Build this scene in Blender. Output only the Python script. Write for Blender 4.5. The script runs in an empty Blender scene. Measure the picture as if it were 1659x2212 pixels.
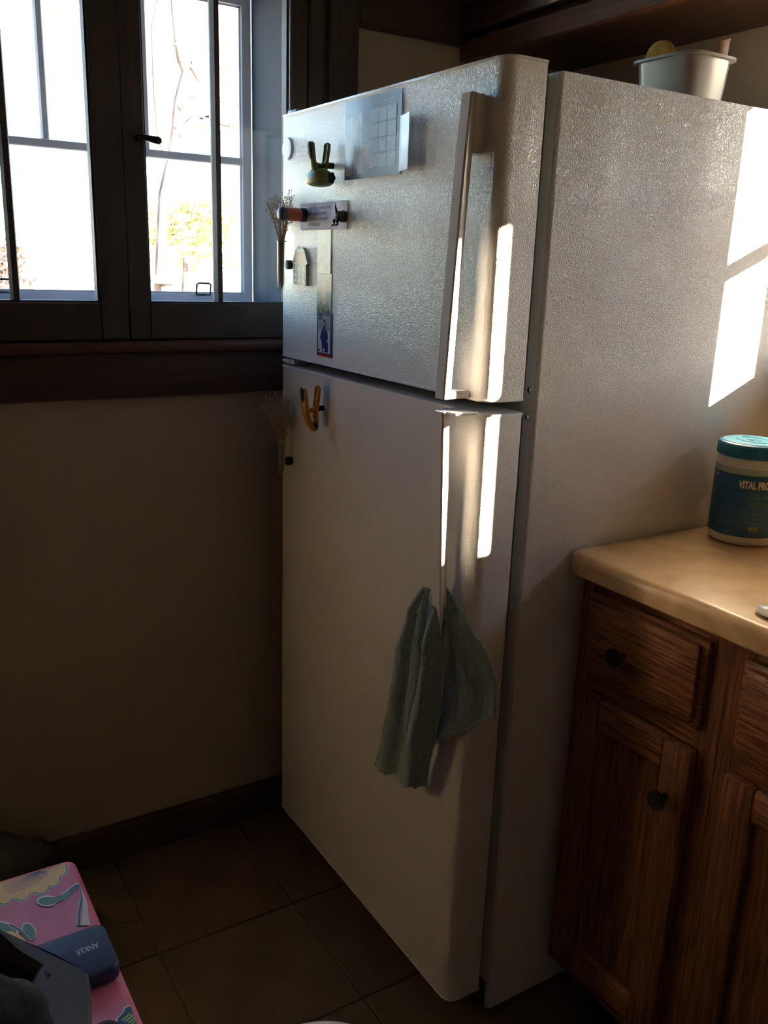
import bpy, bmesh, math, random
from mathutils import Vector, Matrix, noise as mnoise
random.seed(7)
S = bpy.context.scene
COL = S.collection

# ------------------------------------------------------------------ camera
CP = Vector((1.74409, -0.82446, 1.36954))
RW = ((0.524797, 0.850592, 0.032895), (0.245124, -0.114003, -0.962766), (-0.815170, 0.513320, -0.268329))   # rows: camera right, down, forward in world axes
FPX = 1909.47
cd = bpy.data.cameras.new('camera'); cam = bpy.data.objects.new('camera', cd); COL.objects.link(cam)
cd.sensor_fit = 'HORIZONTAL'; cd.sensor_width = 36.0; cd.lens = 36.0 * FPX / 1659.0
cd.clip_start = 0.02; cd.clip_end = 400
r_, d_, f_ = (Vector(v) for v in RW)
M4 = Matrix(((r_.x, -d_.x, -f_.x, CP.x), (r_.y, -d_.y, -f_.y, CP.y), (r_.z, -d_.z, -f_.z, CP.z), (0, 0, 0, 1)))
cam.matrix_world = M4
S.camera = cam

def un(ax, val, u, v):
    """point of the real plane (axis ax = val) that was measured at photo pixel u,v"""
    q = r_ * ((u - 829.5) / FPX) + d_ * ((v - 1106) / FPX) + f_
    t = (val - CP[ax]) / q[ax]
    return CP + q * t

# ------------------------------------------------------------------ world, sun, exposure
SUNDIR = Vector((1.0, 1.0, 0.42)).normalized()
w = bpy.data.worlds.new('world'); S.world = w; w.use_nodes = True
nt = w.node_tree; bg = nt.nodes['Background']
sky = nt.nodes.new('ShaderNodeTexSky'); sky.sky_type = 'NISHITA'; sky.sun_disc = False
sky.sun_elevation = math.asin(SUNDIR.z); sky.sun_rotation = math.radians(45)
sky.air_density = 1.0; sky.dust_density = 0.7; sky.ozone_density = 2.5
nt.links.new(sky.outputs[0], bg.inputs[0]); bg.inputs[1].default_value = 1.45
sl = bpy.data.lights.new('sun', 'SUN'); sun = bpy.data.objects.new('sun', sl); COL.objects.link(sun)
sl.energy = 150; sl.color = (1.0, 0.80, 0.56); sl.angle = math.radians(0.53)
sun.rotation_euler = SUNDIR.to_track_quat('Z', 'Y').to_euler(); sun.location = (6, 6, 5)
S.view_settings.view_transform = 'Standard'; S.view_settings.look = 'None'
S.view_settings.exposure = 0.3; S.view_settings.gamma = 1.0
S.view_settings.use_curve_mapping = False

# ------------------------------------------------------------------ materials
def mat(name, col, rough=0.5, spec=0.5, metal=0.0, coat=0.0, sheen=0.0):
    m = bpy.data.materials.new(name); m.use_nodes = True
    b = m.node_tree.nodes['Principled BSDF']
    b.inputs['Base Color'].default_value = (*col, 1); b.inputs['Roughness'].default_value = rough
    b.inputs['Specular IOR Level'].default_value = spec; b.inputs['Metallic'].default_value = metal
    b.inputs['Coat Weight'].default_value = coat; b.inputs['Sheen Weight'].default_value = sheen
    return m

def noisy(m, c1, c2, scale=(1, 1, 1), s=20, detail=6, bump=0.0, bs=None, dist=0.002, rough_var=0, lo=0.35, hi=0.65, distort=0.0):
    """two-tone procedural colour and fine relief in object coordinates"""
    nt = m.node_tree; N = nt.nodes; L = nt.links; b = N['Principled BSDF']
    tc = N.new('ShaderNodeTexCoord'); mp = N.new('ShaderNodeMapping'); mp.inputs['Scale'].default_value = scale
    L.new(tc.outputs['Object'], mp.inputs[0])
    n = N.new('ShaderNodeTexNoise'); n.inputs['Scale'].default_value = s; n.inputs['Detail'].default_value = detail
    n.inputs['Distortion'].default_value = distort
    L.new(mp.outputs[0], n.inputs['Vector'])
    r = N.new('ShaderNodeValToRGB'); r.color_ramp.elements[0].position = lo; r.color_ramp.elements[1].position = hi
    r.color_ramp.elements[0].color = (*c1, 1); r.color_ramp.elements[1].color = (*c2, 1)
    L.new(n.outputs['Fac'], r.inputs[0]); L.new(r.outputs[0], b.inputs['Base Color'])
    if bump:
        n2 = n
        if bs:
            n2 = N.new('ShaderNodeTexNoise'); n2.inputs['Scale'].default_value = bs; n2.inputs['Detail'].default_value = 4
            L.new(mp.outputs[0], n2.inputs['Vector'])
        bp = N.new('ShaderNodeBump'); bp.inputs['Strength'].default_value = bump; bp.inputs['Distance'].default_value = dist
        L.new(n2.outputs['Fac'], bp.inputs['Height']); L.new(bp.outputs[0], b.inputs['Normal'])
    return m

def enamel(name, col, rough=0.22, strength=0.35):
    """white appliance enamel with a pebbled, slightly vertical leather grain"""
    m = mat(name, col, rough, 0.55); nt = m.node_tree; N = nt.nodes; L = nt.links; b = N['Principled BSDF']
    tc = N.new('ShaderNodeTexCoord')
    n0 = N.new('ShaderNodeTexNoise'); n0.inputs['Scale'].default_value = 150; n0.inputs['Detail'].default_value = 2
    L.new(tc.outputs['Object'], n0.inputs['Vector'])
    mix = N.new('ShaderNodeVectorMath'); mix.operation = 'MULTIPLY_ADD'
    mix.inputs[1].default_value = (0.0045, 0.0045, 0.0045)
    L.new(n0.outputs['Color'], mix.inputs[0]); L.new(tc.outputs['Object'], mix.inputs[2])
    mp = N.new('ShaderNodeMapping'); mp.inputs['Scale'].default_value = (1, 1, 0.5); L.new(mix.outputs[0], mp.inputs[0])
    v = N.new('ShaderNodeTexVoronoi'); v.feature = 'DISTANCE_TO_EDGE'; v.inputs['Scale'].default_value = 480
    L.new(mp.outputs[0], v.inputs['Vector'])
    rr = N.new('ShaderNodeMapRange'); rr.inputs[1].default_value = 0.0; rr.inputs[2].default_value = 0.28
    L.new(v.outputs['Distance'], rr.inputs[0])
    n1 = N.new('ShaderNodeTexNoise'); n1.inputs['Scale'].default_value = 6; n1.inputs['Detail'].default_value = 2
    L.new(tc.outputs['Object'], n1.inputs['Vector'])
    ml = N.new('ShaderNodeMath'); ml.operation = 'MULTIPLY'; L.new(rr.outputs[0], ml.inputs[0])
    r2 = N.new('ShaderNodeMapRange'); r2.inputs[1].default_value = 0.3; r2.inputs[2].default_value = 0.7
    r2.inputs[3].default_value = 0.6; r2.inputs[4].default_value = 1.0
    L.new(n1.outputs['Fac'], r2.inputs[0]); L.new(r2.outputs[0], ml.inputs[1])
    bp = N.new('ShaderNodeBump'); bp.inputs['Strength'].default_value = strength; bp.inputs['Distance'].default_value = 0.0009
    L.new(ml.outputs[0], bp.inputs['Height']); L.new(bp.outputs[0], b.inputs['Normal'])
    return m

def wood(name, c1, c2, axis='z', rough=0.45, bump=0.3, s=14, coat=0.1):
    m = mat(name, c1, rough, 0.4, coat=coat)
    sc = {'x': (0.06, 1, 1), 'y': (1, 0.06, 1), 'z': (1, 1, 0.06)}[axis]
    noisy(m, c1, c2, sc, s * 6, 8, bump, s * 14, 0.0015, lo=0.3, hi=0.7, distort=0.6)
    return m

def glass_thin(name, tint=(1, 1, 1), refl=0.06, rough=0.0):
    m = bpy.data.materials.new(name); m.use_nodes = True; nt = m.node_tree; N = nt.nodes; L = nt.links
    N.remove(N['Principled BSDF']); out = N['Material Output']
    t = N.new('ShaderNodeBsdfTransparent'); t.inputs[0].default_value = (*tint, 1)
    g = N.new('ShaderNodeBsdfGlossy'); g.inputs['Roughness'].default_value = rough
    fr = N.new('ShaderNodeFresnel')
    ge = N.new('ShaderNodeNewGeometry'); io = N.new('ShaderNodeMapRange'); io.inputs[3].default_value = 1.45; io.inputs[4].default_value = 1 / 1.45
    L.new(ge.outputs['Backfacing'], io.inputs[0]); L.new(io.outputs[0], fr.inputs[0])
    mx = N.new('ShaderNodeMixShader'); L.new(fr.outputs[0], mx.inputs[0]); L.new(t.outputs[0], mx.inputs[1]); L.new(g.outputs[0], mx.inputs[2])
    L.new(mx.outputs[0], out.inputs[0]); return m

ENAMEL = enamel('white_textured_enamel', (0.74, 0.715, 0.675), 0.14, 0.55)
PLASTIC = mat('white_gloss_plastic', (0.74, 0.73, 0.71), 0.16, 0.5)
FLANGE = mat('grey_green_painted_steel', (0.66, 0.70, 0.65), 0.35)
GASKET = mat('grey_rubber_gasket', (0.22, 0.23, 0.23), 0.7)
CHROME = mat('chrome_screw', (0.75, 0.74, 0.72), 0.2, metal=1.0)
BLACK = mat('black_plastic', (0.012, 0.012, 0.014), 0.35)
BLACKR = mat('black_rubber', (0.01, 0.01, 0.012), 0.7)
WALLM = noisy(mat('beige_wall_paint', (0.55, 0.46, 0.34), 0.75), (0.47, 0.395, 0.295), (0.51, 0.43, 0.32), s=3, bump=0.12, bs=260, dist=0.0006)
CEILM = mat('ceiling_paint', (0.38, 0.36, 0.32), 0.8)
DWOOD = wood('dark_stained_window_wood', (0.060, 0.048, 0.042), (0.085, 0.066, 0.055), 'z', 0.6, 0.2, coat=0)
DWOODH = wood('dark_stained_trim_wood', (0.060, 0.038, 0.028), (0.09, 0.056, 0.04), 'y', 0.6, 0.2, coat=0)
REDW = wood('dark_red_cabinet_wood', (0.045, 0.018, 0.011), (0.085, 0.034, 0.018), 'x', 0.4, 0.2)
OAKH = wood('stained_oak_horizontal_grain', (0.055, 0.017, 0.007), (0.46, 0.19, 0.078), 'x', 0.5, 0.5, 34, 0.04)
OAKV = wood('stained_oak_vertical_grain', (0.075, 0.026, 0.011), (0.33, 0.135, 0.058), 'z', 0.5, 0.5, 34, 0.04)
STORM = noisy(mat('weathered_white_storm_paint', (0.56, 0.62, 0.70), 0.6), (0.60, 0.66, 0.74), (0.72, 0.77, 0.83), s=9, bump=0.2, bs=60)
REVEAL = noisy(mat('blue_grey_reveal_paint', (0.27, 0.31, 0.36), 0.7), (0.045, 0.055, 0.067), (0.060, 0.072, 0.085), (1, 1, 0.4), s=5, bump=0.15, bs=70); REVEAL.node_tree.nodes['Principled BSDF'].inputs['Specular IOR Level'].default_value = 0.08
GLASS = glass_thin('window_glass')
LAMI = noisy(mat('mottled_tan_laminate', (0.42, 0.29, 0.17), 0.30, 0.5), (0.60, 0.39, 0.19), (0.82, 0.57, 0.31), (1, 1, 1), s=9, detail=9, bump=0.05, bs=200, dist=0.0005, lo=0.32, hi=0.68, distort=1.2)
GROUT = mat('dark_grout', (0.085, 0.064, 0.042), 0.9)

# ------------------------------------------------------------------ geometry helpers
def link(name, me, m, parent=None):
    o = bpy.data.objects.new(name, me); COL.objects.link(o)
    if m is not None:
        for x in (m if isinstance(m, (list, tuple)) else [m]): me.materials.append(x)
    if parent is not None: o.parent = parent; o.matrix_parent_inverse = parent_inv(parent)
    return o
def parent_inv(p): return parent_world(p).inverted()
def parent_world(p):
    M = Matrix.Translation(p.location) @ p.rotation_euler.to_matrix().to_4x4()
    return (parent_world(p.parent) @ p.matrix_parent_inverse @ M) if p.parent is not None else M
def obj(name, bm, m, parent=None, smooth=False, ang=35, mats=None):
    me = bpy.data.meshes.new(name); bmesh.ops.recalc_face_normals(bm, faces=bm.faces[:])
    bm.to_mesh(me); bm.free()
    if smooth:
        for p in me.polygons: p.use_smooth = True
        try: me.set_sharp_from_angle(angle=math.radians(ang))
        except Exception: pass
    return link(name, me, m, parent)
def tag(o, label=None, cat=None, group=None, kind=None):
    if label: o['label'] = label
    if cat: o['category'] = cat
    if group: o['group'] = group
    if kind: o['kind'] = kind
    return o
def empty(name, loc=(0, 0, 0)):
    o = bpy.data.objects.new(name, None); COL.objects.link(o); o.location = loc; o.empty_display_size = 0.05
    return o
def BM(): return bmesh.new()
def box(bm, x0, x1, y0, y1, z0, z1, bev=0.0, seg=2, mi=0):
    vs = [bm.verts.new((x, y, z)) for x in (x0, x1) for y in (y0, y1) for z in (z0, z1)]
    F = [(0, 1, 3, 2), (4, 6, 7, 5), (0, 4, 5, 1), (2, 3, 7, 6), (0, 2, 6, 4), (1, 5, 7, 3)]
    fs = [bm.faces.new([vs[i] for i in f]) for f in F]
    for f in fs: f.material_index = mi
    if bev > 0:
        es = list({e for f in fs for e in f.edges})
        bmesh.ops.bevel(bm, geom=es, offset=bev, segments=seg, affect='EDGES', profile=0.5)
    return vs
def bx(name, x0, x1, y0, y1, z0, z1, m, parent=None, bev=0.0, seg=2):
    bm = BM(); box(bm, x0, x1, y0, y1, z0, z1, bev, seg); return obj(name, bm, m, parent, smooth=bev > 0, ang=50)
def prism(bm, prof, a0, a1, axis=2, capbev=0):
    """extrude a closed 2-D profile along an axis"""
    def P(p, a):
        if axis == 2: return (p[0], p[1], a)
        if axis == 1: return (p[0], a, p[1])
        return (a, p[0], p[1])
    A = [bm.verts.new(P(p, a0)) for p in prof]; B = [bm.verts.new(P(p, a1)) for p in prof]
    n = len(prof); side = [bm.faces.new((A[i], A[(i + 1) % n], B[(i + 1) % n], B[i])) for i in range(n)]
    c0 = bm.faces.new(A[::-1]); c1 = bm.faces.new(B)
    if capbev: bmesh.ops.bevel(bm, geom=list(c0.edges) + list(c1.edges), offset=capbev, segments=2, affect='EDGES')
def lathe(bm, prof, c=(0, 0, 0), n=40, axis=2, mi=0):
    rings = []
    for r, h in prof:
        ring = []
        for k in range(n):
            a = 2 * math.pi * k / n
            p = [r * math.cos(a), r * math.sin(a), h]
            if axis == 1: p = [p[0], p[2], p[1]]
            if axis == 0: p = [p[2], p[0], p[1]]
            ring.append(bm.verts.new((c[0] + p[0], c[1] + p[1], c[2] + p[2])))
        rings.append(ring)
    for a, b in zip(rings, rings[1:]):
        for k in range(n):
            f = bm.faces.new((a[k], a[(k + 1) % n], b[(k + 1) % n], b[k])); f.material_index = mi
    if prof[0][0] > 1e-5: bm.faces.new(rings[0][::-1]).material_index = mi
    if prof[-1][0] > 1e-5: bm.faces.new(rings[-1]).material_index = mi
def sweep(bm, pts, sizes, side=(1, 0, 0), n=14, power=2.0, mi=0):
    """tube through pts with elliptical/boxy section; sizes (half width along side, half thickness)"""
    pts = [Vector(p) for p in pts]; side = Vector(side).normalized(); rings = []
    for i, p in enumerate(pts):
        t = (pts[min(i + 1, len(pts) - 1)] - pts[max(i - 1, 0)]).normalized()
        s = (side - t * side.dot(t)).normalized(); u = t.cross(s)
        a, b = sizes[i] if isinstance(sizes[i], (tuple, list)) else (sizes[i], sizes[i])
        ring = []
        for k in range(n):
            th = 2 * math.pi * k / n; c, q = math.cos(th), math.sin(th)
            e = 2.0 / power
            ring.append(bm.verts.new(p + s * (a * math.copysign(abs(c) ** e, c)) + u * (b * math.copysign(abs(q) ** e, q))))
        rings.append(ring)
    for a, b in zip(rings, rings[1:]):
        for k in range(n): bm.faces.new((a[k], a[(k + 1) % n], b[(k + 1) % n], b[k])).material_index = mi
    bm.faces.new(rings[0][::-1]).material_index = mi; bm.faces.new(rings[-1]).material_index = mi
def rrect(x0, x1, y0, y1, r, n=6):
    P = []
    for cx, cy, a0 in ((x1 - r, y1 - r, 0), (x0 + r, y1 - r, 90), (x0 + r, y0 + r, 180), (x1 - r, y0 + r, 270)):
        for k in range(n + 1):
            a = math.radians(a0 + 90 * k / n); P.append((cx + r * math.cos(a), cy + r * math.sin(a)))
    return P
def poly(bm, pts, mi=0):
    f = bm.faces.new([bm.verts.new(p) for p in pts]); f.material_index = mi; return f
def text(name, s, size, m, parent, place, sx=1.0, ext=0.0002, off=0.0, align='LEFT'):
    cu = bpy.data.curves.new(name, 'FONT'); cu.body = s; cu.size = size; cu.offset = off; cu.align_x = align; cu.resolution_u = 3
    cu.extrude = ext
    t = bpy.data.objects.new(name, cu); COL.objects.link(t)
    dg = bpy.context.evaluated_depsgraph_get(); me = bpy.data.meshes.new_from_object(t.evaluated_get(dg))
    bpy.data.objects.remove(t); bpy.data.curves.remove(cu)
    for v in me.vertices: v.co = Vector(place(v.co.x * sx, v.co.y, v.co.z))
    me.name = name; me.materials.clear()
    return link(name, me, m, parent)

# ================================================================== SETTING
WL, WB, WR, WF, HC = -0.10, 0.83, 3.3, -3.0, 2.42      # room limits
KZ0, KZ1 = 1.255, 1.975                                # kitchen casement opening
OY0, OY1 = -0.672, 0.068
bm = BM()
T = 0.20
for xa, xb, ya, yb, za, zb in ((WL - T, WL - .042, OY0 - .0, OY1, KZ0, KZ1), (WL - .042, WL, -.76, .150, 1.19, 2.06)):
    box(bm, xa, xb, WF, ya, 0, HC); box(bm, xa, xb, yb, WB + .12, 0, HC)
    box(bm, xa, xb, ya, yb, 0, za); box(bm, xa, xb, ya, yb, zb, HC)
wl = obj('wall_left', bm, WALLM); tag(wl, kind='structure')
# back wall with two window openings (they let the low sun in)
B1, B2, BZ0, BZ1 = (0.80, 1.13), (1.50, 1.74), 1.27, 1.815
bm = BM()
box(bm, WL, B1[0], WB, WB + .1, 0, HC); box(bm, B1[1], B2[0], WB, WB + .1, 0, HC); box(bm, B2[1], WR, WB, WB + .1, 0, HC)
for b in (B1, B2):
    box(bm, b[0], b[1], WB, WB + .1, 0, BZ0); box(bm, b[0], b[1], WB, WB + .1, BZ1, HC)
tag(obj('wall_back', bm, WALLM), kind='structure')
tag(bx('wall_right', WR, WR + .1, WF, WB + .1, 0, HC, WALLM), kind='structure')
tag(bx('wall_front', WL, WR, WF - .1, WF, 0, HC, WALLM), kind='structure')
tag(bx('ceiling', WL - T, WR + .1, WF - .1, WB + .1, HC, HC + .1, CEILM), kind='structure')
# floor: slab with separate terracotta tiles
fl = bx('floor', WL - T, WR + .1, WF - .1, WB + .12, -0.06, -0.004, GROUT); tag(fl, kind='structure')
TILES = [noisy(mat('brown_floor_tile_%d' % i, (0.1, 0.06, 0.035), 0.5, 0.4), tuple(c * .8 for c in col), tuple(c * 1.15 for c in col), s=9, bump=0.2, bs=60, dist=0.001)
         for i, col in enumerate([(0.125, 0.095, 0.062), (0.135, 0.098, 0.062), (0.12, 0.092, 0.064), (0.132, 0.09, 0.058)])]
TS = 0.305; tile_me = []
for i in range(4):
    bm = BM(); box(bm, 0.002, TS - .002, 0.002, TS - .002, -0.008, 0.0, 0.0015, 1)
    me = bpy.data.meshes.new('tile'); bm.to_mesh(me); bm.free(); me.materials.append(TILES[i]); tile_me.append(me)
x0, y0 = WL + .045, -0.085
for i in range(-1, 12):
    for j in range(-10, 3):
        x = x0 + i * TS; y = y0 + j * TS
        if x < WL - .28 or x + TS > WR + .1 or y + TS > WB + .1 or y < WF: continue
        t = bpy.data.objects.new('tile', tile_me[random.randrange(4)]); COL.objects.link(t); t.location = (x, y, random.uniform(-.0006, 0)); t.parent = fl
# baseboards
def base_profile(): return [(0, 0), (0.016, 0), (0.016, 0.078), (0.010, 0.089), (0, 0.089)]
bm = BM(); prism(bm, [(WL + a, b) for a, b in base_profile()], WF, WB, axis=1); tag(obj('baseboard_left', bm, DWOODH), kind='structure')

# ---------------- window on the left wall: inner casements, outer storm sashes
win = empty('window_1', (WL, -.3, 1.2)); tag(win, kind='structure')
def sash(name, y0, y1, z0, z1, st, rb, rt, x0, x1, m, parent, muntins=(), rails=(), pane=True, putty=0.004):
    bm = BM()
    yl, yr = y0 + st[0], y1 - st[1]
    box(bm, x0, x1, y0, yl, z0, z1, .002, 1); box(bm, x0, x1, yr, y1, z0, z1, .002, 1)
    box(bm, x0, x1, yl, yr, z0, z0 + rb, .0015, 1); box(bm, x0, x1, yl, yr, z1 - rt, z1, .0015, 1)
    # stepped inner moulding
    xm = (x0 + x1) / 2
    for a, b, c, d in ((yl, yl + putty, z0 + rb, z1 - rt), (yr - putty, yr, z0 + rb, z1 - rt), (yl, yr, z0 + rb, z0 + rb + putty), (yl, yr, z1 - rt - putty, z1 - rt)):
        box(bm, x0 + .006, x1 - .006, a, b, c, d)
    s = obj(name, bm, m, parent, smooth=True, ang=40)
    for yc, wd, za, zb in muntins:
        b2 = BM(); prism(b2, [(x1 - .004, yc - wd * .28), (x1 - .004, yc + wd * .28), (xm, yc + wd / 2), (x0 + .004, yc + wd * .35), (x0 + .004, yc - wd * .35), (xm, yc - wd / 2)], za, zb)
        obj('muntin', b2, m, s)
    for zc, wd in rails:
        b2 = BM(); box(b2, x0 + .003, x1 - .003, yl, yr, zc - wd / 2, zc + wd / 2, .002, 1); obj('meeting_rail', b2, m, s, True)
    if pane:
        b2 = BM(); box(b2, xm - .0015, xm + .0015, yl + .001, yr - .001, z0 + rb, z1 - rt); obj('pane', b2, GLASS, s)
    return s
CX0, CX1 = WL - .036, WL - .001
MU = 0.019
s1 = sash('casement_sash', -.2925, .108, 1.206, 2.03, (.0435, .043), .073, .06, CX0, CX1, DWOOD, win, muntins=((-.094, MU, 1.279, 1.97),))
s2 = sash('casement_sash', -.708, -.2935, 1.206, 2.03, (.0435, .0565), .073, .06, CX0, CX1, DWOOD, win, muntins=((-.507, MU, 1.279, 1.97),))
# thin lead weather strip that glints along the glass edge
WSTRIP = mat('dull_metal_strip', (0.45, 0.47, 0.5), 0.25, metal=1.0)
obj('weather_strip', (lambda b: (box(b, CX1 - .003, CX1 + .0015, .0655, .0685, 1.279, 1.97), b)[1])(BM()), WSTRIP, s1)
# casement latch handle
bm = BM(); zc = 1.592
sweep(bm, [(CX1, -.262, zc + .002), (CX1 + .018, -.262, zc + .002)], [(.007, .007)] * 2, (0, 1, 0))
sweep(bm, [(CX1 + .016, -.268, zc + .005), (CX1 + .019, -.255, zc + .003), (CX1 + .021, -.238, zc), (CX1 + .022, -.227, zc - .001), (CX1 + .022, -.222, zc - .001)], [(.004, .004), (.0045, .005), (.006, .007), (.006, .0075), (.003, .004)], (1, 0, 0))
obj('latch_handle', bm, BLACK, s1, True)
# frame, casings, stool, apron
bm = BM()
box(bm, WL - .04, WL + .004, .109, .150, 1.2, 2.06, .003, 1); box(bm, WL - .04, WL + .004, -.76, -.709, 1.2, 2.06, .003, 1)
box(bm, WL - .04, WL + .004, -.76, .150, 2.031, 2.07, .003, 1)
obj('jamb', bm, DWOOD, win, True)
for a, b in ((.150, .221), (-.83, -.76)):
    bm = BM(); box(bm, WL, WL + .020, a, b, 1.2023, 2.14, .004, 2); obj('casing', bm, DWOOD, win, True)
bm = BM(); box(bm, WL, WL + .024, -.85, .245, 2.07, 2.18, .004, 2); obj('head_casing', bm, DWOODH, win, True)
bm = BM(); box(bm, WL - .04, WL + .034, -.87, .26, 1.180, 1.2035, .008, 3); obj('stool', bm, wood('sill_wood', (0.075, 0.030, 0.018), (0.12, 0.05, 0.028), 'y', .4, .2), win, True)
bm = BM(); box(bm, WL, WL + .020, -.83, .221, 1.089, 1.181, .004, 2); obj('apron', bm, DWOODH, win, True)
# deep outer reveal and exterior sill
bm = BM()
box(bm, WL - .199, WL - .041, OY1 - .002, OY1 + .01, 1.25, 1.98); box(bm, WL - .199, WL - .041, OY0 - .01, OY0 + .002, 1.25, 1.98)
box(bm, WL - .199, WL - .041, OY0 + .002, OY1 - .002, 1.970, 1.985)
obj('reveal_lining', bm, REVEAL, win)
bm = BM(); v = box(bm, WL - .27, WL - .038, OY0, OY1, 1.235, 1.262)
for q in v:
    if q.co.x < WL - .2: q.co.z -= .012
obj('outer_sill', bm, STORM, win)
# storm sashes (double hung look: centre muntin above the meeting rail)
OX = WL - .20
st = sash('storm_sash', -.672, .066, 1.250, 1.945, (.024, .024), .042, .03, OX - .024, OX, STORM, win, muntins=tuple((yc, .018, 1.60, 1.92) for yc in (-.603, -.392, -.181)), rails=((1.5905, .017),))
for yl in (-.062, -.495):
    bm = BM(); zl = 1.290
    sweep(bm, [(OX + .006, yl - .017, zl), (OX + .010, yl - .017, zl + .023), (OX + .010, yl - .013, zl + .026), (OX + .010, yl + .013, zl + .026), (OX + .010, yl + .017, zl + .023), (OX + .006, yl + .017, zl), (OX + .006, yl, zl), (OX + .006, yl - .017, zl)], [.0024] * 8, (1, 0, 0), n=8)
    obj('sash_lift', bm, BLACK, st, True)
# crumpled strip of clear plastic on the outer sill
bm = BM(); rows = []
for i in range(14):
    y = -.22 + i * .009
    rows.append([bm.verts.new((WL - .075 - j * .012 + random.uniform(-.002, .002), y + random.uniform(-.002, .002), 1.2635 + .006 * math.sin(j * 2.1 + i * .9) ** 2 + .010 * math.sin(i * .24) * (1 - j * .25) + .001)) for j in range(4)])
for a, b in zip(rows, rows[1:]):
    for k in range(3): bm.faces.new((a[k], a[k + 1], b[k + 1], b[k]))
o = obj('plastic_wrap', bm, mat('pale_blue_plastic_film', (0.55, 0.65, 0.80), 0.2), None, True, 80)
o.modifiers.new('s', 'SOLIDIFY').thickness = 0.0006
tag(o, 'crumpled bluish plastic film lying on the sill between casement and storm window', 'plastic film')

# back wall windows
for n_, b in ((2, B1), (3, B2)):
    w2 = empty('window_%d' % n_, ((b[0] + b[1]) / 2, WB, BZ0)); tag(w2, kind='structure')
    bm = BM(); yA, yB = WB + .055, WB + .085; f = .012
    box(bm, b[0], b[0] + f, yA, yB, BZ0, BZ1); box(bm, b[1] - f, b[1], yA, yB, BZ0, BZ1)
    box(bm, b[0] + f, b[1] - f, yA, yB, BZ0, BZ0 + f); box(bm, b[0] + f, b[1] - f, yA, yB, BZ1 - f, BZ1)
    fr = obj('window_frame', bm, DWOOD, w2)
    bx('meeting_rail', b[0] + f, b[1] - f, yA, yB, 1.531, 1.549, DWOOD, fr)
    if n_ == 2: bx('muntin', .938, .972, yA, yB, BZ0 + f, BZ1 - f, DWOOD, fr)
    bx('pane', b[0] + f, b[1] - f, yA + .012, yA + .015, BZ0 + f, BZ1 - f, GLASS, fr)
    bm = BM()
    box(bm, b[0] - .06, b[0], WB - .018, WB, BZ0 - .05, BZ1 + .07); box(bm, b[1], b[1] + .06, WB - .018, WB, BZ0 - .05, BZ1 + .07)
    box(bm, b[0], b[1], WB - .018, WB, BZ1, BZ1 + .07); box(bm, b[0], b[1], WB - .025, WB, BZ0 - .05, BZ0)
    obj('casing', bm, DWOOD, w2)

# unseen overhang added outside the back wall to cut the high sky light
tag(bx('sky_blocker', WL - .2, WR + .3, WB + .1, WB + .85, 2.16, 2.26, DWOODH), kind='structure')
# dark flat panel on the left wall between casing and upper cabinet
bm = BM(); box(bm, WL, WL + .018, .222, .498, 1.862, 2.02, .003, 1); tag(obj('dark_panel', bm, DWOODH, None, True), kind='structure')

# ================================================================== OUTSIDE
SNOW = noisy(mat('pale_sunlit_ground', (0.5, 0.45, 0.36), 0.9), (0.42, 0.38, 0.28), (0.55, 0.5, 0.42), s=0.6)
g = bx('ground', -60, -.32, -60, 60, -.9, -.7, SNOW); tag(g, kind='structure')
g2 = bx('ground', -.32, 40, .95, 60, -.9, -.7, SNOW); tag(g2, kind='structure')
BARK = noisy(mat('pale_grey_brown_bark', (0.15, 0.11, 0.10), 0.9), (0.07, 0.05, 0.045), (0.22, 0.17, 0.15), (1, 1, .3), s=12, bump=.4, bs=40)
LEAF = noisy(mat('yellow_autumn_leaves', (0.75, 0.62, 0.22), 0.6), (0.30, 0.22, 0.13), (0.55, 0.45, 0.28), s=8)
HEDGE = noisy(mat('yellow_green_bush_leaves', (0.62, 0.58, 0.16), 0.6), (0.34, 0.32, 0.14), (0.52, 0.48, 0.26), s=8)
PINKL = noisy(mat('dry_pinkish_brown_leaves', (0.5, 0.33, 0.26), 0.6), (0.20, 0.14, 0.12), (0.35, 0.26, 0.22), s=8)
def leaf_cloud(bm, spots, n, rad, size):
    for _ in range(n):
        c = random.choice(spots); p = Vector(c) + Vector([random.gauss(0, rad) for _ in range(3)])
        a = Vector([random.uniform(-1, 1) for _ in range(3)]).normalized(); b = a.orthogonal().normalized()
        s = size * random.uniform(.6, 1.3); poly(bm, [p - a * s, p + b * s * .5, p + a * s, p - b * s * .5])
DX = -7.0
def far(u, v, x=DX): return un(0, x, u, v)
tree = empty('maple_tree', far(345, 620)); tag(tree, 'bare leaning tree with dark crooked branches and some yellow leaves outside right casement', 'tree')
bm = BM()
def limb(pp, r0, r1):
    n = len(pp); sweep(bm, pp, [r0 + (r1 - r0) * i / (n - 1) for i in range(n)], (0, 1, .1), n=8)
limb([far(335, 900), far(342, 640), far(352, 420), far(368, 350), far(378, 290), far(384, 220), far(402, 150), far(396, 120), far(384, 95), far(378, 40), far(370, -60)], .05, .03)
limb([far(402, 150), far(412, 140), far(424, 160), far(432, 175)], .045, .02)
limb([far(402, 150), far(392, 130), far(385, 100), far(378, 92)], .055, .03)
limb([far(384, 235), far(405, 220), far(430, 208), far(460, 200), far(480, 186), far(510, 180)], .05, .03)
limb([far(384, 290), far(420, 255), far(450, 255), far(485, 268), far(520, 272)], .04, .015)
limb([far(368, 350), far(345, 300), far(335, 190), far(330, 60), far(345, -20)], .035, .012)
obj('trunk', bm, BARK, tree, True)
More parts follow.
